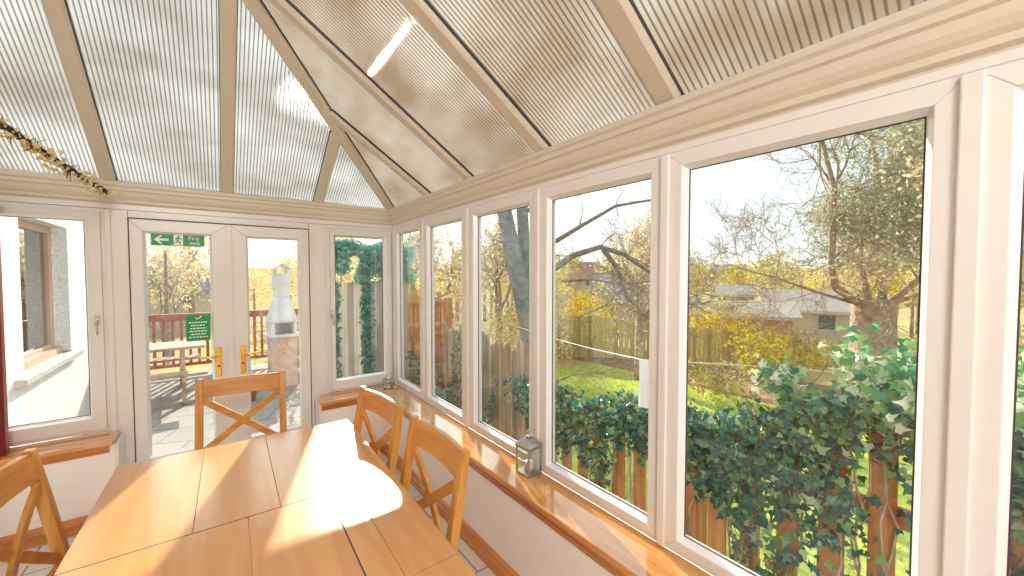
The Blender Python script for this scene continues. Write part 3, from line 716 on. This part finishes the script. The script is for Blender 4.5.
# tall timber fence across the end and down the side
def boards(name_parent, P0, P1, z0, zt, w, gap, m, th=.02, jit=.02, pointed=False):
    P0, P1 = Vector(P0), Vector(P1); d = P1-P0; L_ = d.length; d.normalize(); n_ = Vector((-d.y,d.x,0)); mb = MB(); x = 0; k = 0
    while x < L_:
        h = zt + random.uniform(-jit,jit); M = Matrix((d,n_,Vector((0,0,1)))).transposed().to_4x4(); M.translation = P0+d*x + n_*(.012 if k%2 else 0)
        if pointed:
            mb.prism([(0,z0),(w,z0),(w,h-.05),(w/2,h),(0,h-.05)], lambda p:tuple(M@Vector((p[0],0,p[1]))), lambda p:tuple(M@Vector((p[0],th,p[1]))))
        else: mb.box(0,w,0,th,z0,h,M)
        x += w+gap; k += 1
    return mb
tf = thing('tall_board_fence', 'tall weathered board fence across the end of the patio, overgrown along its top', 'fence')
boards(tf,(1.18,6.1,0),(2.5,6.1,0),PZ-.2,Z(-.10),.085,.004,FENCE).build('fence_boards', FENCE, tf)
MB().box(1.18,2.5,6.14,6.19,Z(-.4),Z(-.32)).build('rail', FENCE, tf)
MB().box(1.13,1.20,6.07,6.17,PZ-.2,Z(-.05)).build('post', FENCE, tf)
tf2 = thing('side_board_fence', 'brown close-boarded fence stepping down the garden side beyond the narrow windows', 'fence')
boards(tf2,(2.5,6.1,0),(2.5,4.75,0),GZ-.1,Z(-.28),.09,.012,PICKET,jit=.05).build('fence_boards', PICKET, tf2)
boards(tf2,(2.42,4.72,0),(2.36,2.72,0),GZ-.1,Z(-.70),.085,.02,FENCE,jit=.06,pointed=True).build('pointed_boards', FENCEB, tf2)
MB().box(2.54,2.59,4.75,6.1,Z(-.6),Z(-.52)).build('rail', PICKET, tf2)
import mathutils.noise as mn
def top_z(y):
    if y > 2.0: base = -1.0 + .04*(2.6-y)
    elif y > 1.1: base = -.95+ .17*(2.0-y)
    else: base = -.78 + .32*(1.1-y)/1.1 if y > 0 else -.45
    return base + .07*mn.noise((y*2.3,0,1.7)) + .03*mn.noise((y*7,3,0))
# low picket fence close to the conservatory, wrapped in ivy
pk = thing('picket_fence', 'low orange-brown picket fence close outside the right windows, wrapped in ivy', 'fence', (2.30,0,0))
y = 2.62; k = 0
while y > -2.2:
    w = random.uniform(.085,.10); zt = Z(top_z(y)-.10)+random.uniform(-.03,.02)
    m_ = MB(); m_.prism([(-w/2,GZ-.1),(w/2,GZ-.1),(w/2,zt-.05),(0,zt),(-w/2,zt-.05)], lambda p,y=y:(-.011,y+p[0],p[1]), lambda p,y=y:(.011,y+p[0],p[1])); m_.build('picket', PICKET, pk)
    y -= .175; k += 1
for zz in (-1.05,-1.75): MB().box(.012,.055,-2.3,2.68,Z(zz)-.04,Z(zz)+.04).build('rail', PICKET, pk)
for yy_ in (2.66,1.2,-.25,-1.6): MB().box(.02,.11,yy_-.045,yy_+.045,GZ-.1,Z(top_z(yy_)-.12)).build('post', PICKET, pk)

def ivy(name, label, fn, n, size, m, stems=None, cat='ivy'):
    mb = MB()
    for i in range(n):
        p, up = fn(); mb.leaf(p, random.uniform(size*.6,size*1.25), True, up)
    t_ = thing(name, label, cat); mb.build('leaves', m, t_)
    for q in (stems or []): q.build('stem', BARK2, t_, smooth=True)
    return t_
# ivy clumps on the picket fence: density falls downwards, bulges
def fn_pick():
    for _ in range(200):
        y = random.uniform(-1.9,3.0); dep = random.random()**1.3*1.30
        dens = max(0, 1.25-dep*2.0) + .16 + 1.5*mn.noise((y*2.9,dep*1.7,5.1)) + .05
        if y > 1.0 and dep > .25: dens -= .35
        if y > 2.5: dens -= (y-2.5)*1.6
        if random.random() > dens*1.0: continue
        zt = top_z(y); z = Z(zt) - dep + random.gauss(0,.02)
        side = random.choice((-1,-1,-1,1)); bulge = .10*max(0,1-dep*.9)+.03
        x = 2.30 + side*random.uniform(.02, bulge+.02)
        if dep < .12: x = 2.30+random.uniform(-.13,.13)
        return (x,y,z), (-.9 if x < 2.3 else .5,-.2,.55)
    return (2.3,0,Z(-1)),(0,0,1)
stm = []
for k in range(46):
    y = random.uniform(-1.8,2.8); p = Vector((2.27,y,GZ)); pts = [tuple(p)]
    while p.z < Z(top_z(p.y))-.1:
        p = p+Vector((random.gauss(0,.006),random.gauss(0,.022),.12)); p.x = min(2.285,max(2.24,p.x)); pts.append(tuple(p))
    stm.append(MB().tube(pts, .0055, 5))
ivy('ivy', 'thick dark green ivy draped over the low picket fence outside the large windows', fn_pick, 13500, .046, IVY, stm)
# loose ivy shoots standing above the fence at the right end
stm = []; tips = []
for k in range(26):
    y = random.uniform(-.6,.75); p = Vector((2.3+random.uniform(-.1,.1),y,Z(top_z(y))-.1)); d = Vector((random.gauss(0,.25),random.gauss(0,.3),1)); pts = [tuple(p)]
    for j in range(random.randint(3,6)):
        d += Vector((random.gauss(0,.25),random.gauss(0,.25),0)); p = p+d.normalized()*.06; pts.append(tuple(p)); tips.append(tuple(p))
    stm.append(MB().tube(pts, .004, 4))
def fn_t():
    p = random.choice(tips); return tuple(Vector(p)+Vector([random.gauss(0,.045) for _ in range(3)])), (-.7,-.3,.6)
IVYS = foliage('sunlit_ivy_leaves', [(.03,.14,.10),(.08,.26,.12),(.20,.40,.10),(.62,.66,.50),(.80,.78,.62)], .35, .3)  # lit copy of the ivy: sunlight put into its pale tones
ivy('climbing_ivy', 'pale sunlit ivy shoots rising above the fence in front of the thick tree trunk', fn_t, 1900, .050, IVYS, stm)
# ivy over the tall fence (seen through the back right window)
def fn_tall():
    if random.random() < .80:
        u = random.random(); x = 1.22+1.3*u; z = Z(-.12)+random.random()**.8*(.62+.2*mn.noise((x*3,1,1)))
        if mn.noise((x*3.5,z*3.5,2)) < -.18: return fn_tall()
        return (x,6.05+random.gauss(0,.10),z), (0,-.9,.3)
    x = random.choice((1.36,1.78,1.80,1.85,2.2))+random.gauss(0,.035); z = random.uniform(PZ,Z(-.1)); return (x,6.06+random.gauss(0,.02),z),(0,-.9,.3)
ivy('fence_ivy', 'blue-green ivy heaped over the tall fence behind the small back right window', fn_tall, 5200, .06, IVYB)
def fn_low():
    y = random.uniform(3.4,6.0); x = (2.40 if y<4.7 else 2.47)-abs(random.gauss(0,.04)); h = mn.noise((y*2,7,0)); z = GZ+random.random()*max(.1,(.9+h)); return (x,y,z),(-.8,0,.5)
ivy('creeping_ivy', 'low creeping ivy at the foot of the side fence', fn_low, 1300, .055, IVY)

# ------------------------------------------------------------------ trees
def grow(mb, p, d, r, L, depth, tips, wob=.22, split=(2,3), shrink=.72, upb=.08, sides=6, minr=.0035):
    pts = [tuple(p)]; rads = [r]; n = 5; d = d.normalized()
    for i in range(n):
        d = (d + Vector((random.gauss(0,wob),random.gauss(0,wob),random.gauss(0,wob)+upb))*.5).normalized()
        p = p + d*(L/n); pts.append(tuple(p)); rads.append(max(minr, r*(1-.38*(i+1)/n)))
        if depth <= 3 and depth > 0 and random.random() < .6:
            dd = (d + Vector([random.gauss(0,.75) for _ in range(3)])).normalized()
            grow(mb, p, dd, max(minr,r*.4), L*.6, depth-2 if depth>1 else 0, tips, wob, split, shrink, upb, 3, minr)
    mb.tube(pts, rads, max(3,sides), caps=False)
    if depth <= 0: tips.append((p.copy(), d.copy())); return
    for k in range(random.randint(*split)):
        dd = (d + Vector([random.gauss(0,.48) for _ in range(3)])).normalized()
        grow(mb, p, dd, max(minr,rads[-1]*random.uniform(.62,.85)), L*shrink*random.uniform(.8,1.15), depth-1, tips, wob, split, shrink, upb, sides-1, minr)
    tips.append((p.copy(), d.copy()))
def twiggy(mb, tips, n, L, r):
    for p, d in tips:
        for k in range(n):
            dd = (d + Vector([random.gauss(0,.7) for _ in range(3)])).normalized(); q = p+dd*L*random.uniform(.4,1)
            mb.tube([tuple(p),tuple(p.lerp(q,.5)+Vector([random.gauss(0,L*.05) for _ in range(3)])),tuple(q)], [r,r*.7,r*.4], 3, caps=False)
def leaves(mb, tips, n, spread, size):
    for p, d in tips:
        for k in range(n): mb.leaf(tuple(p+Vector([random.gauss(0,spread) for _ in range(3)])), random.uniform(size*.6,size*1.3))

def lathe_trunk(mb, pts, rads, sides=14, rough=.12):
    b = len(mb.v); m = len(pts)
    for i, (p, r_) in enumerate(zip(pts, rads)):
        for k in range(sides):
            a_ = 2*PI*k/sides; rr = r_*(1+rough*mn.noise((k*1.7,i*.8,3.3))*2); mb.v.append((p[0]+rr*math.cos(a_),p[1]+rr*math.sin(a_),p[2]))
    for i in range(m-1):
        for k in range(sides):
            k2 = (k+1)%sides; mb.f.append((b+i*sides+k,b+i*sides+k2,b+(i+1)*sides+k2,b+(i+1)*sides+k))
    mb.f.append(tuple(b+(m-1)*sides+k for k in range(sides)))

# 1: thick pollarded trunk with long upswept limbs and pine foliage
random.seed(21)
t1 = thing('old_tree', 'old tree with thick furrowed pollarded trunk and tall upswept limbs behind the ivy', 'tree', (0,0,0))
T1 = Vector((10.75,1.85,0)); mb = MB(); zt = Z(-.50)
lathe_trunk(mb, [(T1.x,T1.y,GZ-.5),(T1.x,T1.y,GZ+.2),(T1.x+.03,T1.y,GZ+.7),(T1.x,T1.y,Z(-.9)),(T1.x,T1.y,Z(-.62)),(T1.x,T1.y,zt)], [.50,.42,.36,.34,.40,.36])
mb.build('trunk', BARK2, t1, smooth=True)
# world directions as seen: screen-left is +y-ish / -x ; view right vector
RV = Vector((math.cos(math.radians(37.17)), -math.sin(math.radians(37.17)), 0))
mb = MB(); tips = []
c0 = T1+Vector((0,0,zt-.1))
limbs = [ # lists of (right, up) offsets from the trunk top, radius
 ([(-.25,0),(-.85,.35),(-1.0,.75),(-1.05,1.5),(-1.10,2.3),(-1.45,3.3)], .12),
 ([(-.1,0),(-.25,.6),(-.35,1.4),(-.1,2.4),(-.4,3.6)], .10),
 ([(.15,0),(.25,.7),(.55,1.5),(.75,2.6),(.7,3.8)], .12),
 ([(.3,0),(.8,.5),(1.3,1.2),(1.6,2.2),(2.0,3.4)], .10),
 ([(.35,.0),(.95,.2),(1.6,.5),(2.3,1.0)], .07),
 ([(-.3,.0),(-1.1,.25),(-1.9,.55),(-2.6,.75)], .05)]
ends = []
for path, r_ in limbs:
    dpt = random.uniform(-.3,.3); pts = []
    for j, (a_, b_) in enumerate(path):
        pts.append(tuple(c0+RV*a_+Vector((dpt*j*.3,dpt*j*.3,b_))))
    mb.tube(pts, [.72*r_*(1-.6*j/(len(path)-1)) for j in range(len(path))], 8)
    for j in range(1, len(pts)):
        p = Vector(pts[j]); d = (p-Vector(pts[j-1])).normalized()
        for k in range(3 if j > 1 else 1):
            dd = (d*.6+Vector([random.gauss(0,.65) for _ in range(3)])).normalized()
            grow(mb, p, dd, r_*.22, .75, 3, tips, .3, (2,3), .72, .05, 5, .005)
twiggy(mb, tips, 2, .4, .005)
mb.build('limbs', BARK2, t1, smooth=True)
mb = MB(); sel = [t for t in tips if (t[0]-c0).dot(RV) > -1.3 and t[0].z > Z(.1)]
for p, d in sel:
    for k in range(11): mb.leaf(tuple(p+Vector([random.gauss(0,.2),random.gauss(0,.2),random.gauss(0,.04)])), random.uniform(.03,.08))
mb.build('needles', PINEF, t1)

# 2: leaning grey trunk seen through the third window, arching bough reaching right
random.seed(33)
t2 = thing('leaning_tree', 'grey leaning tree trunk by the side fence with dark arching bare branches', 'tree')
mb = MB(); B0 = Vector((4.25,4.82,0))
def pv(d, px, py):     # world point on the tree, given measured bearing offsets
    return d
tr = [(4.30,4.70,GZ-.2),(4.22,4.85,Z(-1.4)),(4.08,5.0,Z(-.6)),(3.98,5.12,Z(.1)),(3.88,5.24,Z(.8)),(3.78,5.38,Z(1.7)),(3.7,5.5,Z(2.8))]
mb.tube(tr, [.20,.17,.155,.145,.13,.11,.08], 12)
tr2 = [(4.30,5.20,GZ-.2),(4.28,5.22,Z(-1)),(4.25,5.24,Z(.2)),(4.20,5.25,Z(1.2)),(4.2,5.3,Z(2.6))]
mb.tube(tr2, [.13,.12,.11,.10,.07], 10)
mb.build('trunk', BARKG, t2, smooth=True)
mb = MB(); tips = []
S_ = Vector((4.40,4.78,Z(.05)))
arcs = [([(0,0),(.40,.28),(.85,.42),(1.25,.30),(1.65,.02),(2.05,-.10)],.060),([(.9,.38),(1.15,.05),(1.30,-.40),(1.65,-.75),(2.1,-1.05)],.045),
        ([(0,.45),(.5,.75),(1.1,1.1),(1.7,1.2)],.045),([(-.5,.2),(-.75,.8),(-1.1,1.4)],.035),([(.2,-.15),(.7,-.12),(1.2,-.2),(1.7,-.15)],.022),([(1.25,-.25),(.95,-.55),(.5,-.75)],.022),([(-.35,1.0),(0,1.5),(.5,2.0)],.04)]
for path, r_ in arcs:
    pts = [tuple(S_+RV*a_+Vector((.0,.0,b_))) for a_, b_ in path]
    mb.tube(pts, [r_*(1-.6*j/(len(path)-1)) for j in range(len(path))], 7)
    for j in range(1, len(pts)):
        p = Vector(pts[j]); d = (p-Vector(pts[j-1])).normalized()
        for k in range(2):
            dd = (d*.3+Vector([random.gauss(0,.7) for _ in range(3)])).normalized(); grow(mb, p, dd, r_*.22, .42, 2, tips, .35, (2,2), .8, .02, 4, .003)
twiggy(mb, tips, 2, .28, .0022)
mb.build('limbs', BARK, t2, smooth=True)

def bare_tree(name, label, base, h, r_, depth, m, seed, leafm=None, nleaf=0, L=.9, spread=.12, lsize=.06, lean=(0,0)):
    random.seed(seed); t_ = thing(name, label, 'tree', base); mb = MB(); tips = []
    mb.tube([(0,0,-.3),(lean[0]*.3,lean[1]*.3,h*.5),(lean[0],lean[1],h)], [r_*1.2,r_,r_*.9], 9)
    mb.build('trunk', m, t_, smooth=True); mb = MB()
    for k in range(4):
        d = Vector((random.gauss(0,.5),random.gauss(0,.5),.9)); grow(mb, Vector((lean[0],lean[1],h-.03)), d, r_*.6, L, depth, tips, .25, (2,3), .76, .06, 6, .006)
    twiggy(mb, tips, 1, L*.3, .006); mb.build('limbs', m, t_, smooth=True)
    if leafm:
        mb = MB(); leaves(mb, tips, nleaf, spread, lsize); mb.build('buds', leafm, t_)
    return t_
bare_tree('bare_tree', 'slim brown bare tree before the low garden fence, seen in the fourth window', (6.9,4.75,GZ), 1.2, .09, 3, BARK2, 5, BUD, 3, .8, .12, .05)
bare_tree('bare_tree', 'twiggy budding tree behind the leaning grey trunk', (6.1,8.6,GZ-.1), 1.3, .09, 4, BARK, 8, BUD, 5, .9, .16, .06)
bare_tree('bare_tree', 'bushy pale tree left of the leaning grey trunk', (4.2,9.2,GZ), 1.1, .08, 4, BARK, 9, BUD, 6, .8, .18, .06)
bare_tree('bare_tree', 'thin bare tree far beyond the glass doors', (-1.3,16,Z(-3.6)), 1.6, .10, 4, BARKG, 10, BUD, 3, 1.1, .2, .08)
bare_tree('bare_tree', 'wide budding tree on the horizon left of the old pollarded tree', (16,9.5,GZ-.8), 2.0, .13, 4, BARK2, 11, BUD, 6, 1.4, .25, .09)
bare_tree('bare_tree', 'tall twiggy tree at the right, behind the pollarded trunk', (16.5,-.6,GZ-.4), 2.0, .14, 4, BARK2, 12, None, 5, 1.5, .25, .09)
bare_tree('bare_tree', 'twiggy budding tree seen through the nearest right window', (8.5,-.6,GZ), 1.5, .12, 4, BARK2, 13, BUD, 6, 1.1, .2, .08)

def shrub(label, c, rad, n, size, m, seed, name='shrub'):
    random.seed(seed); t_ = thing(name, label, 'shrub', c); mb = MB(); tips = []
    for k in range(9):
        d = Vector((random.gauss(0,.6),random.gauss(0,.6),1)); grow(mb, Vector((random.gauss(0,rad[0]*.3),random.gauss(0,rad[1]*.3),0)), d, .02, rad[2]*.6, 2, tips, .3, (2,3), .7, .1, 4, .004)
    mb.build('stems', BARK2, t_)
    mb = MB()
    for i in range(n):
        while True:
            v = Vector([random.uniform(-1,1) for _ in range(3)])
            if v.length < 1 and v.length > .25*random.random(): break
        k = 1+.25*mn.noise((v.x*2+c[0],v.y*2,v.z*2))*2
        mb.leaf((v.x*rad[0]*k,v.y*rad[1]*k,(v.z+1)*rad[2]*.5*k), random.uniform(size*.6,size*1.3))
    mb.build('leaves', m, t_)
shrub('bright yellow flowering shrub leaning on the low fence beside the pollarded trunk', (8.9,2.95,GZ+.1), (.9,.8,1.0), 2600, .07, YEL, 1)
shrub('yellow-green shrub behind the low garden fence', (10.3,4.9,GZ), (1.1,.9,1.5), 2600, .08, YEL, 2)
shrub('olive shrub at the left end of the low garden fence', (6.2,7.4,GZ), (1.0,1.0,1.6), 3000, .07, OLIVE, 3)
shrub('golden shrub beyond the fourth window, in front of distant roofs', (9.3,8.6,GZ-.1), (1.5,1.3,2.0), 3400, .09, YEL, 4)
shrub('pale twiggy shrub below the leaning grey trunk', (4.9,5.9,GZ), (.8,.8,1.6), 3000, .05, BUD, 5)
shrub('wide pale shrub left of the leaning grey trunk', (3.7,6.9,GZ), (1.0,.9,1.9), 3600, .055, BUD, 6)
shrub('dense golden shrub at the right behind the pollarded trunk', (12.0,.4,GZ-.3), (1.3,1.4,1.4), 2600, .08, OLIVE, 7)
shrub('sprawling olive shrub seen through the nearest right window', (6.0,-1.0,GZ), (1.2,1.1,2.0), 3400, .08, OLIVE, 8)
shrub('small flowering shrub beside the masonry barbecue', (1.35,7.9,PZ), (.35,.4,1.1), 1000, .06, YEL, 9)
shrub('low bramble growing on the earth bank before the low fence', (6.9,3.2,GZ+.1), (.8,.7,.5), 1100, .06, OLIVE, 10)
# far tree belt across the valley, each crown a thing
random.seed(50)
crowns = []
HS = [(15.6,6.4),(21.8,6.1),(33,31),(57,25),(37,15.9),(15.2,11.4),(-2.6,38),(16,9.5),(14.5,1.2),(-1.3,16),(12,.4)]
for i in range(2500):
    az = math.radians(random.uniform(-12,100)); R_ = random.uniform(22,62); c_ = (R_*math.sin(az), R_*math.cos(az), random.uniform(1.5,2.6)*(R_/38)**.5)
    if all(math.hypot(c_[0]-q[0],c_[1]-q[1]) > 1.2*(c_[2]+q[2]) for q in crowns) and all(math.hypot(c_[0]-q[0],c_[1]-q[1]) > 1.5*c_[2]+5.5 for q in HS): crowns.append(c_)
    if len(crowns) >= 90: break
protos = []
for k, (m, lab) in enumerate(((OLIVE,'olive'),(BUD,'pale brown'),(YEL,'yellow'))):
    random.seed(60+k); mb = MB()
    for i in range(1500):
        while True:
            v = Vector([random.uniform(-1,1) for _ in range(3)])
            if v.length < 1: break
        kk = 1+.5*mn.noise((v.x*2+k*9,v.y*2,v.z*2)); mb.leaf((v.x*kk,v.y*kk,v.z*kk*.8+.9), random.uniform(.06,.14))
    tr_ = MB().tube([(0,0,-1.5),(0,0,.9)], [.08,.05], 6)
    protos.append((mb, tr_, m, lab))
meshes = {}
for i, (x, y, s_) in enumerate(crowns):
    k = 1 if x < .25*y else i % 3; mbk, trk, m, lab = protos[k]
    r = thing('distant_tree', 'leafy %s tree in the hazy tree belt across the valley' % lab, 'tree', (x,y,gheight(x,y)+1.3*s_), random.random()*6, 'distant %s trees across the valley' % lab)
    r.scale = (s_,s_,s_*random.uniform(.9,1.35))
    if k not in meshes:
        a_ = mbk.build('crown', m, r); b_ = trk.build('trunk', BARK, r, smooth=True); meshes[k] = (a_,b_)
    else:
        for o in meshes[k]:
            c_ = o.copy(); C.objects.link(c_); c_.parent = r

# low garden fence beyond the lawn, sunlit
def run_fence(name, label, pts, h, m, w=.11, gap=.02):
    t_ = thing(name, label, 'fence')
    for a_, b_ in zip(pts, pts[1:]):
        boards(t_, a_, b_, min(a_[2],b_[2])-.3, 0, w, gap, m)  # keeps random stream steady
        A, B = Vector(a_), Vector(b_); d = (B-A); L_ = d.length; dn = d.normalized(); n_ = Vector((-dn.y,dn.x,0)); mb = MB(); x = 0
        while x < L_:
            p = A+dn*x; M = Matrix((Vector((dn.x,dn.y,0)).normalized(),Vector((n_.x,n_.y,0)).normalized(),Vector((0,0,1)))).transposed().to_4x4(); M.translation = p
            mb.box(0,w,0,.02,-.3,h+random.uniform(-.015,.015),M); x += w+gap
        mb.build('fence_boards', m, t_)
        m2 = MB(); m2.beam(tuple(A+Vector((0,0,h*.85))+n_*.05),tuple(B+Vector((0,0,h*.85))+n_*.05),.05,.08); m2.beam(tuple(A+Vector((0,0,h*.25))+n_*.05),tuple(B+Vector((0,0,h*.25))+n_*.05),.05,.08); m2.build('rail', m, t_)
run_fence('garden_fence', 'low sunlit yellow-brown board fence running behind the lawn', [(6.3,8.4,Z(-2.02)),(7.6,6.6,Z(-2.03)),(8.7,4.7,Z(-2.2)),(11.1,3.4,Z(-2.5)),(13.5,.8,Z(-2.7))], .98, YFENCE)

# sheds and houses in the valley
def house(name, label, c, rz, w, d, h, rh, wallm, roofm, cat='house', win=True):
    t_ = thing(name, label, cat, c, rz)
    mb = MB(); mb.prism([(-d/2,-6),(d/2,-6),(d/2,h),(0,h+rh),(-d/2,h)], lambda p:(-w/2,p[0],p[1]), lambda p:(w/2,p[0],p[1])); mb.build('wall', wallm, t_)
    mb = MB(); o_ = .25; k = rh/(d/2)
    mb.prism([(-d/2-o_,h-o_*k),(0,h+rh),(d/2+o_,h-o_*k),(d/2+o_,h-o_*k+.12),(0,h+rh+.14),(-d/2-o_,h-o_*k+.12)], lambda p:(-w/2-.2,p[0],p[1]), lambda p:(w/2+.2,p[0],p[1])); mb.build('roof', roofm, t_)
    if win:
        for x in (-w*.25, w*.25):
            mb = MB(); mb.box(x-.28,x+.28,-d/2-.02,-d/2+.02,h-.85,h-.25); f_ = mb.build('window', DARKP, t_)
    return t_
DARKP = plain('dark_panes', (.10,.12,.14), .15)
SHEDR = plain('pale_corrugated_roof', (.52,.46,.38), .6, spec=0, noise=.1, nscale=5)
SHEDW = plain('orange_shed_boards', (.60,.28,.09), .8, noise=.2, nscale=5)
SLATE = plain('sunlit_slate', (.30,.28,.28), .7, spec=0, noise=.1, nscale=2)
PINK = plain('pinkish_red_tiles', (.46,.22,.17), .8, noise=.1, nscale=2)
CREAMW = plain('cream_house_wall', (.50,.44,.35), .8, spec=0)
house('garden_shed', 'long low shed with pale corrugated roof and orange boards behind the garden fence', (15.6,6.4,Z(-2.05)), math.radians(-62), 3.0, 1.8, .62, .35, SHEDW, SHEDR, 'shed', False)
house('outbuilding', 'white-walled outbuilding with pale roof left of the pollarded trunk', (21.8,6.1,Z(-2.5)), math.radians(-74), 3.0, 2.2, 1.0, .7, CREAMW, SHEDR, 'outbuilding')
house('house', 'distant house with pinkish red roof seen in the fourth window', (33,31,Z(-1.9)), math.radians(-45), 4.6, 4, 1.6, 1.7, CREAMW, PINK)
house('house', 'distant grey-roofed house on the skyline of the fifth window', (57,25,Z(-1.2)), math.radians(-66), 4, 3, 1.6, 1.0, CREAMW, SLATE)
house('house', 'distant long pale-roofed house right of centre in the fifth window', (37,15.9,Z(-2.7)), math.radians(-66), 3.4, 2.6, 1.0, .8, CREAMW, SHEDR)
house('house', 'distant grey-roofed house between the branches in the fourth window', (15.2,11.4,Z(-2.0)), math.radians(-54), 2.6, 2.2, 1.0, .95, CREAMW, SLATE)
house('house', 'distant small house beyond the railing, seen through the left glass door', (-2.6,38,Z(-2.8)), math.radians(-15), 5, 4, 1.6, 1.3, CREAMW, SLATE)

# washing line with a towel
wl_ = thing('washing_line', 'thin white washing line sagging across the lawn', 'line')
MB().tube([(4.0,5.2,Z(-.86)),(3.0,3.05,Z(-.72)),(2.42,2.1,Z(-.60)),(2.05,1.385,Z(-.515))], .004, 5).build('cord', TOWEL, wl_)
MB().tube([(2.05,1.385,Z(-.515)),(4.6,1.9,Z(-1.0)),(7.4,1.3,Z(-1.42))], .004, 5).build('cord', TOWEL, wl_)
tw = MB(); n = 8
for i in range(n+1):
    for j in range(9):
        u, v = i/n, j/8; tw.v.append((2.035+.075*u+.006*v, 1.40-.03*u+.012*math.sin(u*9)*(.4+v), Z(-.51)-.30*v-.012*u))
for i in range(n):
    for j in range(8): a_ = i*9+j; tw.f.append((a_,a_+1,a_+10,a_+9))
tag(tw.build('towel', TOWEL, smooth=True), 'white towel hanging from the washing line just outside the ivy fence', 'towel')
# plant pots and logs by the patio edge
random.seed(77)
pt = thing('terracotta_pot', 'small terracotta pot on the patio beside the barbecue', 'pot', (.30,6.6,PZ)); MB().lathe([(.09,0),(.13,.20),(.14,.20),(.14,.24),(.115,.24)], n=20).build('pot', GOLDSTONE, pt, smooth=True)

# ------------------------------------------------------------------ light, sky, camera
SAZ, SEL = math.radians(17.5), math.radians(26)
sd = Vector((math.sin(SAZ)*math.cos(SEL), math.cos(SAZ)*math.cos(SEL), math.sin(SEL)))
sl = bpy.data.lights.new('sun', 'SUN'); sl.energy = 8; sl.angle = math.radians(.8); sl.color = (1,.91,.76)
so = bpy.data.objects.new('sun', sl); C.objects.link(so); so.rotation_euler = (-sd).to_track_quat('-Z','Y').to_euler()
al = bpy.data.lights.new('fill_light', 'AREA'); al.energy = 85; al.shape = 'RECTANGLE'; al.size = 1.2; al.size_y = .9; al.color = (1,.97,.94)  # added fill behind the camera that brightens the room; no real fitting
ao = bpy.data.objects.new('fill_light', al); C.objects.link(ao); ao.location = (-.45,-2.05,3.12); ao.rotation_euler = (math.radians(50),0,0)

w = bpy.data.worlds.new('world'); bpy.context.scene.world = w; w.use_nodes = True; nt = w.node_tree; N = nt.nodes; L = nt.links
bg = N['Background']; tc = N.new('ShaderNodeTexCoord'); sp = N.new('ShaderNodeSeparateXYZ'); L.new(tc.outputs['Generated'], sp.inputs[0])
r = N.new('ShaderNodeValToRGB'); e = r.color_ramp.elements
e[0].position = 0; e[0].color = (.70,.72,.70,1); e[1].position = 1; e[1].color = (.52,.66,.80,1); x = e.new(.10); x.color = (.66,.75,.77,1); x = e.new(.35); x.color = (.56,.69,.74,1)
L.new(sp.outputs[2], r.inputs['Fac'])
dt = N.new('ShaderNodeVectorMath'); dt.operation = 'DOT_PRODUCT'; dt.inputs[1].default_value = sd; L.new(tc.outputs['Generated'], dt.inputs[0])
mr = N.new('ShaderNodeMapRange'); mr.inputs['From Min'].default_value = .5; mr.inputs['From Max'].default_value = 1; mr.inputs['To Min'].default_value = 0; mr.inputs['To Max'].default_value = 1
L.new(dt.outputs['Value'], mr.inputs['Value']); pw = N.new('ShaderNodeMath'); pw.operation = 'POWER'; pw.inputs[1].default_value = 3; L.new(mr.outputs[0], pw.inputs[0])
ad = N.new('ShaderNodeMix'); ad.data_type = 'RGBA'; ad.blend_type = 'ADD'; ad.inputs['B'].default_value = (.9,.82,.66,1)
L.new(pw.outputs[0], ad.inputs['Factor']); L.new(r.outputs['Color'], ad.inputs['A']); L.new(ad.outputs['Result'], bg.inputs['Color'])
bg.inputs['Strength'].default_value = 1.65

cam = bpy.data.cameras.new('camera'); co = bpy.data.objects.new('camera', cam); C.objects.link(co)
cam.sensor_width = 36; cam.lens = 387.2/1024*36; cam.clip_start = .02; cam.clip_end = 2000
yaw, pitch = math.radians(37.17), math.radians(-1.887)
F = Vector((math.sin(yaw)*math.cos(pitch), math.cos(yaw)*math.cos(pitch), math.sin(pitch)))
co.location = (0,0,CAMH); co.rotation_euler = F.to_track_quat('-Z','Y').to_euler()
bpy.context.scene.camera = co
sc = bpy.context.scene
sc.view_settings.view_transform = 'Standard'; sc.view_settings.look = 'None'; sc.view_settings.exposure = 0.12; sc.view_settings.gamma = 1.0
sc.cycles.max_bounces = 10; sc.cycles.transparent_max_bounces = 16; sc.cycles.diffuse_bounces = 5; sc.cycles.transmission_bounces = 6
sc.cycles.sample_clamp_indirect = 6; sc.cycles.caustics_reflective = False; sc.cycles.use_denoising = True
